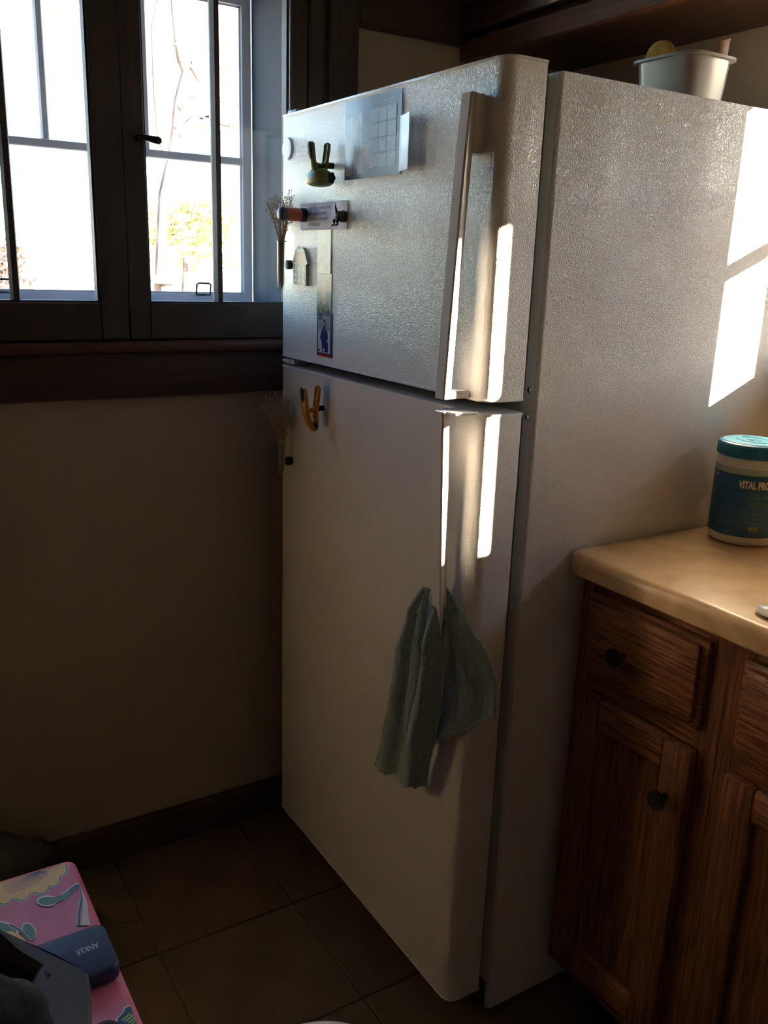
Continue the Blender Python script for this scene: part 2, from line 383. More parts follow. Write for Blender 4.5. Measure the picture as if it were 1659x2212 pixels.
bm = BM(); leaf_cloud(bm, [far(435, 105), far(450, 250), far(490, 160), far(505, 265), far(495, 130), far(420, 250), far(330, 20), far(150, 40), far(140, 70), far(480, 210)], 240, .12, .03)
o = obj('foliage', bm, LEAF, tree); tag(o, kind='stuff')
bush = empty('garden_bush', far(400, 530, -9)); tag(bush, 'rounded yellow-green bush behind the fence rail outside', 'bush')
bm = BM(); leaf_cloud(bm, [far(360 + 11 * i, 515 - 25 * math.sin(i / 9 * 3.14), -9) for i in range(10)], 1500, .14, .06); tag(obj('foliage', bm, HEDGE, bush), kind='stuff')
bm = BM(); sweep(bm, [far(400, 640, -9), far(402, 500, -9)], [.05, .02], (0, 1, 0), 8); obj('stem', bm, BARK, bush)
bush = empty('garden_bush', far(10, 580, -5)); tag(bush, 'pinkish-brown dry bush low in the leftmost pane', 'bush')
bm = BM(); leaf_cloud(bm, [far(8, 560, -5), far(15, 590, -5), far(3, 610, -5)], 500, .07, .03); tag(obj('foliage', bm, PINKL, bush), kind='stuff')
bm = BM(); sweep(bm, [far(8, 660, -5), far(10, 560, -5)], [.03, .01], (0, 1, 0), 8); obj('stem', bm, BARK, bush)
# unseen house-shaped block added beyond the back wall to shade the low sky
nh = empty('horizon_blocker', (4, 11, -.7)); tag(nh, 'unseen house-shaped block added across the yard to hold back low sky light', 'light blocker')
BRK = mat('brown_blocker_side', (.16, .11, .08), .85)
bx('wall', -8, 22, 9, 13, -.7, 1.7, BRK, nh)
bm = BM(); prism(bm, [(8.7, 1.7), (13.3, 1.7), (11, 2.45)], -8.3, 22.3, axis=0); obj('roof', bm, mat('dark_blocker_top', (.05, .045, .045), .9), nh)
# garden fence top rail and posts
fence = empty('garden_fence', far(400, 545, -8.5)); tag(fence, 'pale garden fence with thin top rail beyond right casement', 'fence')
GR = mat('weathered_fence_wood', (0.5, 0.46, 0.36), 0.8)
pz = far(400, 537, -8.5).z
bx('rail', -8.53, -8.47, -.5, 6, pz - .02, pz + .02, GR, fence)
for i in range(5):
    bx('post', -8.56, -8.46, -.4 + i * 1.5, -.32 + i * 1.5, -.75, pz + .015, GR, fence)
# little pagoda bird feeder
pf = far(352, 612, -4); feeder = empty('bird_feeder', (pf.x, pf.y, -.7)); tag(feeder, 'small roofed bird feeder on a post outside the right casement', 'bird feeder')
bm = BM(); lathe(bm, [(.115, 0), (.095, .012), (.03, .055), (.012, .062), (.014, .075), (.004, .10)], (pf.x, pf.y, pf.z), 6); obj('roof', bm, GR, feeder)
bm = BM(); lathe(bm, [(.05, -.10), (.055, -.09), (.055, -.002)], (pf.x, pf.y, pf.z), 12); obj('seed_box', bm, BARK, feeder)
bm = BM(); lathe(bm, [(.02, -.7 - pf.z), (.02, -.1)], (pf.x, pf.y, pf.z), 10); obj('post', bm, GR, feeder)

# ================================================================== UPPER CABINET over the refrigerator
uc = empty('upper_cabinet', (.3, .66, 1.83)); tag(uc, 'dark reddish wooden upper cabinet hung above the refrigerator', 'cabinet')
UZ = 1.832
bm = BM(); box(bm, WL + .003, .79, .522, WB, UZ + .02, HC - .02); obj('body', bm, REDW, uc)
bm = BM(); box(bm, WL + .003, .79, .500, .523, UZ, UZ + .042, .002, 1); obj('bottom_rail', bm, wood('rail_wood', (0.10, 0.042, 0.022), (0.17, 0.075, 0.04), 'x', .4, .2), uc, True)
for xa, xb in ((WL + .003, WL + .05), (.745, .79), (.32, .37)):
    bx('stile', xa, xb, .500, .523, UZ + .042, HC - .02, REDW, uc, .002)
for a, b, kx in ((-.062, .332, .30), (.358, .752, .39)):
    z0, z1 = UZ + .052, HC - .03
    d = bx('door', a + .053, b - .053, .490, .499, z0 + .053, z1 - .053, REDW, uc)
    for q in ((a, b, z0, z0 + .055), (a, b, z1 - .055, z1)): bx('door_rail', q[0], q[1], .482, .4995, q[2], q[3], REDW, d, .003)
    for q in ((a, a + .055), (b - .055, b)): bx('door_stile', q[0], q[1], .482, .4995, z0 + .055, z1 - .055, REDW, d, .003)
    bm = BM(); lathe(bm, [(.005, 0), (.005, .012), (.015, .018), (.015, .024), (.006, .028)], (kx, .482, z0 + .1), 16, axis=1)
    for v in bm.verts: v.co.y = .482 - (v.co.y - .482)
    obj('knob', bm, BLACK, d, True)
bm = BM()
for zz in (1.925, 1.96):
    sweep(bm, [(-.078, .4985, zz - .012), (-.078, .4985, zz + .012)], [(.012, .003)] * 2, (1, 0, 0), 10, 4)
sweep(bm, [(-.066, .4965, 1.905), (-.066, .4965, 1.98)], [.0035] * 2, (1, 0, 0), 8)
obj('hinge', bm, mat('worn_black_hinge', (0.05, 0.05, 0.05), 0.3, metal=.8), uc, True)

# ================================================================== REFRIGERATOR
W = 0.71; HT = 1.6516; FZ = 1.177; FG = 1.159; ZB = 0.074; DT = 0.073; YB = 0.0993; HB = 1.643; DP = .745
fr = empty('refrigerator', (W / 2, .4, 0)); tag(fr, 'white two-door top-freezer refrigerator with textured enamel and long handles', 'refrigerator')
bm = BM(); prism(bm, rrect(0.002, W, YB, DP, .004, 3), .012, HB, capbev=.003); obj('body', bm, ENAMEL, fr, True, 50)
bm = BM(); box(bm, .004, W - .006, YB - .0015, YB + .001, .014, HB - .004); obj('front_flange', bm, FLANGE, fr)
# doors: rounded vertical edges, extruded
def door_profile():
    P = []; r = .022; x0, x1, y0, y1 = 0.0, W, 0.0, DT
    for cx, cy, a0, rr in ((x1 - .004, y1 - .004, 0, .004), (x0 + .004, y1 - .004, 90, .004), (x0 + .010, y0 + .010, 180, .010), (x1 - r, y0 + r, 270, r)):
        for k in range(9):
            a = math.radians(a0 + 90 * k / 8); P.append((cx + rr * math.cos(a), cy + rr * math.sin(a)))
    return P
def scaled(P, d):
    cx, cy = W / 2, DT / 2
    return [(cx + (x - cx) * (1 + d / (W / 2)), cy + (y - cy) * (1 + d / (DT / 2))) for x, y in P]
def door(name, z0, z1):
    bm = BM(); prism(bm, door_profile(), z0 + .003, z1 - .003); o = obj(name, bm, ENAMEL, fr, True, 40)
    for za, zb in ((z1 - .0035, z1), (z0, z0 + .0035)):
        bm = BM(); prism(bm, scaled(door_profile(), .0012), za, zb, capbev=.001); obj('end_cap', bm, PLASTIC, o, True, 50)
    bm = BM(); box(bm, .03, W - .028, DT, YB - .001, z0 + .012, z1 - .012); obj('gasket', bm, GASKET, o)
    return o
fd = door('freezer_door', FZ, HT); md = door('lower_door', ZB, FG)
# handles
def handle(parent, zt, yt, zb, yb, block_at_top):
    bm = BM(); X1 = .668; wid = .031; n = 12; rings = []
    for i in range(n + 1):
        t = i / n; z = zt + (zb - zt) * t
        y = yt + (yb - yt) * (t ** .8 if block_at_top else 1 - (1 - t) ** .8)
        th = .013
        P = [(X1, y + .002), (X1 - .003, y), (X1 - wid + .009, y - .0005), (X1 - wid, y + .007), (X1 - wid + .001, y + th), (X1 - .001, y + th)]
        rings.append([bm.verts.new((a, b, z)) for a, b in P])
    for a, b in zip(rings, rings[1:]):
        for k in range(6): bm.faces.new((a[k], a[(k + 1) % 6], b[(k + 1) % 6], b[k]))
    bm.faces.new(rings[0][::-1]); bm.faces.new(rings[-1])
    h = obj('handle', bm, PLASTIC, parent, True, 30)
    return h
H1 = handle(fd, 1.606, -.0265, 1.1785, -.0480, True)
bm = BM(); 
prism(bm, [(.668, 0), (.668, -.018), (.640, -.018), (.636, 0)], 1.527, 1.6055, capbev=.002); obj('handle_mount', bm, PLASTIC, fd, True, 40)
bm = BM(); v = box(bm, .640, .670, -.040, 0, 1.1785, 1.1915, .003, 2); obj('handle_mount', bm, PLASTIC, fd, True, 40)
H2 = handle(md, 1.1595, -.0480, .735, -.0265, False)
bm = BM(); box(bm, .636, .668, -.020, 0, .737, .815, .003, 2); obj('handle_mount', bm, PLASTIC, md, True, 40)
bm = BM(); box(bm, .640, .690, -.040, .003, 1.1562, 1.1606, .0015, 2); obj('handle_mount', bm, PLASTIC, md, True, 40)
# hinges
bm = BM(); box(bm, .003, .052, .004, .095, FG + .003, FZ - .003, .002, 1); box(bm, .008, .040, -.002, .02, FG + .006, FZ - .006, .002, 1); obj('middle_hinge', bm, PLASTIC, fr, True)
bm = BM(); box(bm, .004, .045, .01, .14, HT + .001, HT + .010, .003, 2); obj('top_hinge', bm, mat('grey_hinge_cover', (.12, .12, .13), .4), fr, True)
bm = BM(); box(bm, .006, .050, .006, .10, ZB - .016, ZB - .002, .003, 1); obj('bottom_hinge', bm, PLASTIC, fr, True)
bm = BM(); box(bm, .02, W - .012, YB - .006, YB + .01, .014, ZB - .006, .002, 1)
for k in range(5): box(bm, .06, W - .06, YB - .009, YB - .005, .020 + k * .009, .024 + k * .009)
obj('kick_grille', bm, mat('dark_grille', (.05, .05, .05), .5), fr)
for x, z in ((.6947, 1.190), (.694, 1.1485)):
    bm = BM(); lathe(bm, [(.0005, 0), (.0035, .0008), (.0052, .0025), (.0052, .004)], (x, YB - .0055, z), 16, axis=1)
    s = obj('screw', bm, CHROME, fr, True)
    bm = BM()
    box(bm, x - .0032, x + .0032, YB - .0061, YB - .0050, z - .0006, z + .0006); box(bm, x - .0006, x + .0006, YB - .0060, YB - .0050, z - .0032, z + .0032); obj('screw_slot', bm, BLACKR, s)
for x, y in ((.05, .15), (.65, .15), (.05, .68), (.65, .68)):
    bm = BM(); lathe(bm, [(.016, 0), (.016, .006), (.008, .008), (.008, .013)], (x, y, 0), 14); obj('foot', bm, BLACKR, fr, True)

# ================================================================== COUNTER + BASE CABINETS
CZ, CT, CY = .918, .0385, .1951
ct = BM(); xa = W + .0045
P = []
r = .016
for k in range(9):
    a = math.radians(90 + 90 * k / 8); P.append((CY + .016 + r * math.cos(a), CZ - r + r * math.sin(a)))
P += [(CY, CZ - CT + .004), (CY + .004, CZ - CT), (WB - .001, CZ - CT), (WB - .001, CZ)]
prism(ct, P, xa, 2.6, axis=0)
# round the front-left corner a little in plan
for v in ct.verts:
    if v.co.x < xa + .001 and v.co.y < CY + .012: v.co.x += (CY + .012 - v.co.y) * .6
o = obj('countertop', ct, LAMI, None, True, 40); tag(o, 'tan mottled laminate countertop with rounded front edge beside the refrigerator', 'countertop')
bm = BM(); box(bm, W + .02, 2.6, WB - .02, WB - .001, CZ + .0005, CZ + .10, .004, 2); o = obj('backsplash', bm, LAMI, None, True); tag(o, 'low tan laminate backsplash strip along the back wall', 'backsplash')
FY = .2255
def knob(parent, x, z):
    bm = BM(); y = FY - .019
    lathe(bm, [(.0065, 0), (.0055, .006), (.006, .013), (.0145, .017), (.0165, .0205), (.0160, .0235), (.0135, .0242), (.0128, .0232), (.0100, .0236), (.0005, .0240)], (x, 0, z), 28, axis=1)
    for v in bm.verts: v.co.y = y - v.co.y
    return obj('knob', bm, BLACK, parent, True, 40)
def base_cab(x0, x1, label, hinge_left, dx0=None, dx1=None):
    e = empty('base_cabinet', ((x0 + x1) / 2, .5, 0)); tag(e, label, 'cabinet')
    dx0 = dx0 or x0 + .028; dx1 = dx1 or x1 - .028
    bm = BM(); box(bm, x0, x1, FY + .019, WB - .002, .10, CZ - CT - .001); obj('body', bm, OAKV, e)
    bm = BM(); box(bm, x0, x1, FY + .07, FY + .085, .0, .10); obj('toe_kick', bm, DWOODH, e)
    for q in ((x0, dx0 + .01), (dx1 - .01, x1)): bx('face_stile', q[0], q[1], FY, FY + .019, .10, CZ - CT - .001, OAKV, e)
    for q in ((CZ - CT - .035, CZ - CT - .001), (.665, .73), (.10, .15)): bx('face_rail', dx0 + .01, dx1 - .01, FY + .0005, FY + .019, q[0], q[1], OAKH, e)
    # drawer front with stepped edge
    z0, z1 = .714, .858
    bm = BM(); box(bm, dx0, dx1, FY - .010, FY - .0005, z0, z1, .003, 2); box(bm, dx0 + .010, dx1 - .010, FY - .019, FY - .0095, z0 + .009, z1 - .009, .004, 2)
    d = obj('drawer', bm, OAKH, e, True, 30); knob(d, (dx0 + dx1) / 2 - .03, (z0 + z1) / 2 - .008)
    # door: frame and recessed panel
    z0, z1 = .135, .680; s = .052
    fy = FY - .019
    d = bx('door', dx0 + s - .002, dx1 - s + .002, FY - .008, FY - .002, z0 + s - .002, z1 - s + .002, OAKV, e)
    for q in ((dx0, dx0 + s), (dx1 - s, dx1)): bx('door_stile', q[0], q[1], fy, FY - .0005, z0, z1, OAKV, d, .004)
    for q in ((z0, z0 + s), (z1 - s, z1)): bx('door_rail', dx0 + s, dx1 - s, fy, FY - .0005, q[0], q[1], OAKH, d, .004)
    knob(d, dx1 - .035 if hinge_left else dx0 + .035, .586)
base_cab(.726, 1.023, 'stained oak base cabinet with one drawer next to the refrigerator', True, .752, .993)
base_cab(1.024, 1.60, 'stained oak base cabinet further right along the counter', True, 1.052, 1.572)

# ================================================================== JAR on the counter
jx, jy, jz = .7965, .53, CZ
jar = empty('supplement_jar', (jx, jy, jz)); tag(jar, 'blue lidded white plastic jar of collagen powder standing on the counter', 'jar')
JW = noisy(mat('cream_white_plastic', (0.75, 0.70, 0.60), 0.35), (0.72, .67, .57), (.78, .73, .63), s=4)
JB = mat('deep_blue_label', (0.012, 0.10, 0.20), 0.35); JL = mat('blue_ribbed_lid', (0.01, 0.16, 0.27), 0.4); JT = mat('light_blue_lid_top', (0.10, 0.38, 0.55), 0.4)
R_ = .0575
bm = BM(); lathe(bm, [(R_ - .014, .0), (R_ - .005, .003), (R_, .012), (R_, .150), (R_ - .003, .1545), (R_ - .004, .160)], (jx, jy, jz), 64); obj('body', bm, JW, jar, True)
bm = BM(); lathe(bm, [(R_ + .0004, .0185), (R_ + .0005, .019), (R_ + .0005, .127), (R_ + .0004, .1275)], (jx, jy, jz), 64)
lab = obj('label_band', bm, JB, jar, True)
bm = BM(); lathe(bm, [(R_ + .0004, .1278), (R_ + .0006, .128), (R_ + .0006, .138), (R_ + .0004, .1382)], (jx, jy, jz), 64); obj('label_band', bm, mat('pale_green_label', (.33, .42, .30), .4), jar, True)
bm = BM(); n = 120
rings = []
for r0, h, rib in ((R_ - .001, .1545, 0), (R_ + .0012, .156, 1), (R_ + .0012, .174, 1), (R_ - .0005, .1775, 0), (R_ - .004, .179, 0)):
    rings.append([bm.verts.new((jx + (r0 + (.0006 if rib and k % 2 else 0)) * math.cos(2 * math.pi * k / n), jy + (r0 + (.0006 if rib and k % 2 else 0)) * math.sin(2 * math.pi * k / n), jz + h)) for k in range(n)])
for a, b in zip(rings, rings[1:]):
    for k in range(n): bm.faces.new((a[k], a[(k + 1) % n], b[(k + 1) % n], b[k]))
bm.faces.new(rings[0][::-1]); bm.faces.new(rings[-1])
lid = obj('lid', bm, JL, jar)
bm = BM(); lathe(bm, [(R_ - .006, .1788), (R_ - .006, .1797), (R_ - .010, .1800), (R_ - .013, .1797)], (jx, jy, jz), 64); obj('lid_top', bm, JT, lid, True)
JLN = mat('engraved_lid_line', (.03, .2, .33), .5)
bm = BM()
for a0, a1 in ((200, 340), (20, 160)):
    pp = [(jx + .033 * math.cos(math.radians(a0 + (a1 - a0) * k / 12)), jy + .024 * math.sin(math.radians(a0 + (a1 - a0) * k / 12)), jz + .1800) for k in range(13)]
    sweep(bm, pp, [.0008] * 13, (0, 0, 1), 6)
obj('lid_emblem', bm, JLN, lid)
text('lid_emblem', 'VP', .026, JLN, lid, lambda x, y, z: (jx + .017 - x, jy + .009 - y, jz + .1799 + z), 1.0, .0003)
# view-facing direction of the jar
th0 = math.atan2(CP.y - jy, CP.x - jx)
def wrap(x0, z0, size=1):
    def f(x, y, z):
        a = th0 + (x0 + x) / R_; r = R_ + .0008 + z
        return (jx + r * math.cos(a), jy + r * math.sin(a), jz + z0 + y)
    return f
INK = mat('cream_print', (.72, .60, .42), .5); INK2 = mat('dull_green_print', (.06, .20, .14), .5); INK3 = mat('grey_blue_print', (.13, .24, .32), .5)
text('label_text', 'VITAL PROTEINS', .0175, INK, lab, wrap(-.014, .1055), .60, .0003, .0009)
text('label_text', 'COLLAGEN', .0155, INK2, lab, wrap(.004, .0865), .62, .0003, .0004)
text('label_text', 'PEPTIDES', .0155, INK2, lab, wrap(.004, .0715), .62, .0003, .0004)
text('label_text', 'Unflavored', .0045, BLACK, lab, wrap(.0125, .0335), .9, .0004)
text('label_text', 'Dietary Supplement', .0042, INK3, lab, wrap(.0115, .027), .8, .0003)
text('label_text', 'NET WT', .0042, INK3, lab, wrap(.0115, .021), .8, .0003)
text('label_text', 'TEST', .0062, INK, lab, wrap(-.069, .118), .8, .0003)
def ribbon(bm, pts, w, f):
    for a, b in zip(pts, pts[1:]):
        d = Vector((b[0] - a[0], b[1] - a[1])); Ld = d.length
        if Ld < 1e-6: continue
        d.normalize(); n = Vector((-d.y, d.x)) * w; ns = max(1, int(Ld / .0025))
        for i in range(ns):
            p, r = Vector(a[:2]) + d * (Ld * i / ns), Vector(a[:2]) + d * (Ld * (i + 1) / ns)
            poly(bm, [f(x, y, .0001) for x, y in ((p.x - n.x, p.y - n.y), (r.x - n.x, r.y - n.y), (r.x + n.x, r.y + n.y), (p.x + n.x, p.y + n.y))])
# outlined cow with grass
fw = wrap(-.040, .040); bm = BM()
cow = [(0, .019), (-.002, .024), (.001, .028), (.004, .028), (.002, .024), (.003, .021), (.012, .0215), (.024, .019), (.030, .022), (.033, .025), (.036, .027), (.041, .026), (.042, .022), (.039, .019), (.036, .019), (.034, .014), (.031, .009), (.030, .001), (.028, .001), (.027, .008), (.024, .009), (.023, .001), (.021, .001), (.021, .008), (.014, .009), (.008, .0075), (.006, .001), (.004, .001), (.005, .008), (.002, .010), (0, .004), (-.002, .004), (0, .012), (0, .019)]
ribbon(bm, cow, .00028, fw)
for k in range(16):
    x = -.006 + k * .0028; ribbon(bm, [(x, -.004), (x + .0012, .001 + .003 * random.random()), (x + .002, -.003)], .0002, fw)
for k in range(3):
    ribbon(bm, [(.013, .0625 - k * .009), (.017, .0625 - k * .009)], .0016, wrap(0, 0)); ribbon(bm, [(.020, .0625 - k * .009), (.034 - .003 * k, .0625 - k * .009)], .0006, wrap(0, 0))
fl2 = wrap(-.038, .0275)
for k in range(5): ribbon(bm, [(0, -k * .0022), (.026 - .002 * (k % 2), -k * .0022)], .0003, fl2)
fs = wrap(-.072, .0)
ribbon(bm, [(.002, .048), (.013, .048), (.013, .092), (.002, .092)], .0003, fs)
for k in range(3): ribbon(bm, [(.006, .054 + k * .014), (.009, .060 + k * .014), (.007, .063 + k * .014)], .0009, fs)
for k in range(6): ribbon(bm, [(0, .098 + k * .0028), (.010 - (k % 3) * .002, .098 + k * .0028)], .0004, fs)
for k in range(6): ribbon(bm, [(0, .022 + k * .0030), (.010 - (k % 2) * .002, .022 + k * .0030)], .0003, fs)
obj('label_drawing', bm, INK3, lab)
bm = BM(); ribbon(bm, [(0, .0), (.016, .0)], .0034, wrap(.0105, .0352)); obj('label_patch', bm, mat('olive_patch', (.42, .40, .20), .5), lab)

# small white lid / spoon rest at the counter edge
bm = BM(); c = un(2, CZ, 1680, 1330)
lathe(bm, [(.010, .0002), (.024, .0004), (.030, .004), (.0285, .0055), (.022, .003), (.001, .0022)], (c.x, c.y, CZ), 40)
o = obj('spoon_rest', bm, mat('glazed_white_ceramic', (.75, .72, .66), .12), None, True, 60); tag(o, 'small shallow white dish at the right picture edge of the counter', 'dish')

# ================================================================== BIN on top of the refrigerator
bn = empty('storage_bin', (.60, .45, HB)); tag(bn, 'white translucent plastic bin with rolled rim on top of the refrigerator', 'bin')
BINM = mat('milky_translucent_plastic', (.58, .555, .51), .2, .5); BINM.node_tree.nodes['Principled BSDF'].inputs['Transmission Weight'].default_value = .25
bx0, bx1, by0, by1, bz0, bz1 = .575, .700, .372, .478, HB + .0005, HB + .0665
def bin_loop(z, e, r): return [(x, y, z) for x, y in rrect(bx0 - e, bx1 + e, by0 - e, by1 + e, r, 6)]
bm = BM(); L = []
for z, e, r in ((bz0, -.010, .018), (bz0 + .003, -.006, .02), (bz1 - .004, 0, .024), (bz1 - .004, .007, .026), (bz1, .007, .026), (bz1, -.002, .022), (bz1 - .006, -.0035, .022), (bz0 + .005, -.009, .018)):
    L.append([bm.verts.new(p) for p in bin_loop(z, e, r)])
for a, b in zip(L, L[1:]):
    for k in range(len(a)): bm.faces.new((a[k], a[(k + 1) % len(a)], b[(k + 1) % len(a)], b[k]))
bm.faces.new(L[0][::-1]); bm.faces.new(L[-1])
obj('bin_shell', bm, BINM, bn, True, 40)
# things sticking out of the bin
bm = BM(); lathe(bm, [(.0005, -.006), (.030, -.006), (.033, -.003), (.033, .003), (.030, .006), (.0005, .006)], (0, 0, 0), 36, axis=1)
o = obj('sponge', bm, noisy(mat('ochre_sponge', (.52, .33, .08), .9), (.45, .27, .06), (.58, .38, .11), s=60, bump=.6, bs=300, dist=.001), None, True, 50)
o.location = (.605, .405, HB + .066); o.rotation_euler = (math.radians(8), 0, 0)
tag(o, 'round ochre-yellow sponge standing up out of the white bin', 'sponge')
pk = un(0, .69, 1600, 108)
bm = BM(); pts = []
for k in range(9):
    t = k / 8; pts.append((.688 - .02 * (1 - t), .455 + .008 * math.sin(t * 3), HB + .03 + t * (pk.z - HB - .02)))
sweep(bm, pts, [(.010 + .006 * math.sin(k * 1.7) ** 2, .008 - .0055 * k / 8) for k in range(9)], (0, 1, 0), 10)
o = obj('snack_wrapper', bm, noisy(mat('orange_wrapper', (.45, .16, .05), .4), (.5, .17, .05), (.45, .35, .28), s=70), None, True, 60)
tag(o, 'crinkled orange wrapper poking out of the rear corner of the bin', 'wrapper')

# ================================================================== THINGS ON THE DOORS
Y0 = -.0006
# round white magnet
bm = BM(); lathe(bm, [(.0005, -.0045), (.0195, -.0045), (.0212, -.003), (.0215, 0)], (.0335, Y0, 1.5870), 40, axis=1)
tag(obj('round_magnet', bm, mat('glossy_white', (.8, .8, .8), .15), None, True, 40), 'flat round white magnet near the hinge side of the freezer door', 'magnet')

def chip_clip(name, x, zt, h, col, jaw_w, label, green):
    e = empty(name, (x, -.03, zt - h / 2)); tag(e, label, 'clip', )
    m = mat(name + '_plastic', col, .35); g = mat(name + '_grip', (.018, .018, .024), .6)
    z = lambda t: zt - h * t
    bm = BM()
    if green:
        sweep(bm, [(x, -.0455, z(.0)), (x, -.0460, z(.03)), (x, -.0455, z(.20)), (x, -.0425, z(.45)), (x, -.0395, z(.62))], [(.003, .002), (.0068, .0042), (.0075, .005), (.007, .005), (.010, .006)], (1, 0, 0), 14, 2.6)
    else:
        sweep(bm, [(x, -.0440, z(.0)), (x, -.0450, z(.03)), (x, -.0435, z(.2)), (x, -.0420, z(.42)), (x, -.0390, z(.62)), (x, -.0330, z(.82)), (x, -.0235, z(.95)), (x, -.0200, z(.985))], [(.003, .002), (.0085, .004), (.010, .0048), (.010, .0055), (.010, .0060), (.009, .0065), (.008, .0065), (.004, .004)], (1, 0, 0), 14, 2.6)
    obj('outer_arm', bm, m, e, True, 50)
    bm = BM()
    sweep(bm, [(x - .002, -.0505, z(.01)), (x - .001, -.0505, z(.06)), (x, -.0495, z(.25)), (x, -.0470, z(.40))] if green else [(x, -.0490, z(.01)), (x, -.0492, z(.06)), (x, -.0480, z(.25)), (x, -.0465, z(.36))], [(.003, .001), (.0066, .0022), (.0068, .0022), (.004, .001)], (1, 0, 0), 12)
    obj('grip_pad', bm, g, e, True, 50)
    # hollow inner arm: thin shell with raised rim
    bm = BM(); arm = [(0.0, -.0125), (.03, -.012), (.2, -.013), (.42, -.0155), (.6, -.018)]
    sweep(bm, [(x, y, z(t)) for t, y in arm], [(.003, .001), (.0075, .0016), (.008, .0016), (.0075, .0018), (.008, .0025)], (1, 0, 0), 12, 3)
    for s in (-1, 1):
        sweep(bm, [(x + s * (.0015 if i == 0 else .0075), y - .002, z(t)) for i, (t, y) in enumerate(arm)], [(.001, .003)] * 5, (1, 0, 0), 8)
    obj('inner_arm', bm, m, e, True, 50)
    bm = BM(); sweep(bm, [(x, -.0405, z(.50)), (x, -.030, z(.53)), (x, -.016, z(.50))], [(.006, .0045), (.005, .0045), (.006, .004)], (1, 0, 0), 10, 3); obj('bridge', bm, m, e, True, 50)
    bm = BM(); pts = [(x + .003 * math.cos(k * .8), -.016 - .0006 * k, z(.46) + .003 * math.sin(k * .8)) for k in range(18)]
    sweep(bm, pts, [.0005] * 18, (0, 0, 1), 5); obj('spring', bm, CHROME, e, True)
    if green:
        # broad bulging jaws
        bm = BM()
        for k, (zz, a, b, cy) in enumerate(((z(.60), .013, .010, -.030), (z(.66), .024, .016, -.030), (z(.74), .030, .021, -.029), (z(.84), .0315, .0225, -.0285), (z(.93), .029, .021, -.028), (z(.985), .020, .015, -.027), (z(1.0), .010, .008, -.027))):
            ring = [bm.verts.new((x + a * math.copysign(abs(math.cos(t)) ** .8, math.cos(t)), cy + b * math.copysign(abs(math.sin(t)) ** .8, math.sin(t)), zz)) for t in [2 * math.pi * q / 28 for q in range(28)]]
            if k:
                for q in range(28): bm.faces.new((prev[q], prev[(q + 1) % 28], ring[(q + 1) % 28], ring[q]))
            else: bm.faces.new(ring[::-1])
            prev = ring
        bm.faces.new(prev); obj('jaw', bm, m, e, True, 60)
        bm = BM(); sweep(bm, [(x + .028, -.021, z(.70)), (x + .0305, -.020, z(.82)), (x + .028, -.021, z(.93))], [(.002, .006), (.003, .008), (.002, .005)], (1, 0, 0), 12); obj('jaw_pad', bm, g, e, True, 50)
    else:
        bm = BM(); sweep(bm, [(x, -.018, z(.58)), (x, -.0185, z(.68)), (x, -.0165, z(.80))], [(.008, .003), (.009, .005), (.008, .003)], (1, 0, 0), 12, 3); obj('inner_jaw', bm, m, e, True, 50)
        bm = BM(); sweep(bm, [(x + .0005, -.0205, z(.80)), (x + .0005, -.0195, z(.90)), (x, -.0200, z(.995))], [(.009, .0045), (.0090, .0055), (.004, .003)], (1, 0, 0), 12, 3); obj('jaw_pad', bm, g, e, True, 50)
    bm = BM(); lathe(bm, [(.0055, 0), (.0055, .0145)], (x - .002, -.0150, z(.50)), 20, axis=1); obj('magnet', bm, BLACKR, e, True, 40)
    return e
chip_clip('bag_clip', .222, 1.5795, .075, (.20, .26, .08), .06, 'olive green magnetic bag clip with wide jaws on the freezer door', True)
chip_clip('bag_clip', .197, 1.1365, .088, (.62, .26, .03), .02, 'orange-yellow magnetic bag clip with narrow black-tipped jaw on the lower door', False)

# flat prints ---------------------------------------------------------------
PR = {}
def pm(c, rough=.25):
    k = tuple(c)
    if k not in PR: PR[k] = mat('print_ink_%d' % len(PR), c, rough, .4)
    return PR[k]
def print_card(name, x0, x1, z0, z1, base, items, label, cat, y=Y0, th=.0008, parent=None, bend=None, rough=.25):
    """thin card on the door with flat printed shapes; item = (colour, [(u,v)...]) in 0..1 card coordinates"""
    cols = [base] + [c for c, _ in items]; uniq = []
    for c in cols:
        if c not in uniq: uniq.append(c)
    bm = BM(); f = bend or (lambda u: 0.0)
    def P(u, v, d): return (x0 + (x1 - x0) * u, y - f(u) - d, z0 + (z1 - z0) * v)
    n = 12
    A = [[bm.verts.new(P(i / n, v, d)) for i in range(n + 1)] for v, d in ((0, 0), (0, th), (1, th), (1, 0))]
    for a, b in ((0, 1), (1, 2), (2, 3), (3, 0)):
        for i in range(n): bm.faces.new((A[a][i], A[a][i + 1], A[b][i + 1], A[b][i]))
    bm.faces.new([A[k][0] for k in range(4)]); bm.faces.new([A[k][n] for k in (3, 2, 1, 0)])
    lay = 0
    bmesh.ops.recalc_face_normals(bm, faces=bm.faces[:])
    for c, pts in items:
        lay += 1
        d = th + .00001 * lay
        # split long shapes so that they follow a bend
        poly(bm, [P(u, v, d) for u, v in pts], uniq.index(c))
    me = bpy.data.meshes.new(name); bm.to_mesh(me); bm.free()
    o = link(name, me, [pm(c, rough) for c in uniq], parent)
    if label: tag(o, label, cat)
    return o
def R4(a, b, c, d): return [(a, c), (b, c), (b, d), (a, d)]
def ell(cx, cy, a, b, n=20): return [(cx + a * math.cos(2 * math.pi * k / n), cy + b * math.sin(2 * math.pi * k / n)) for k in range(n)]
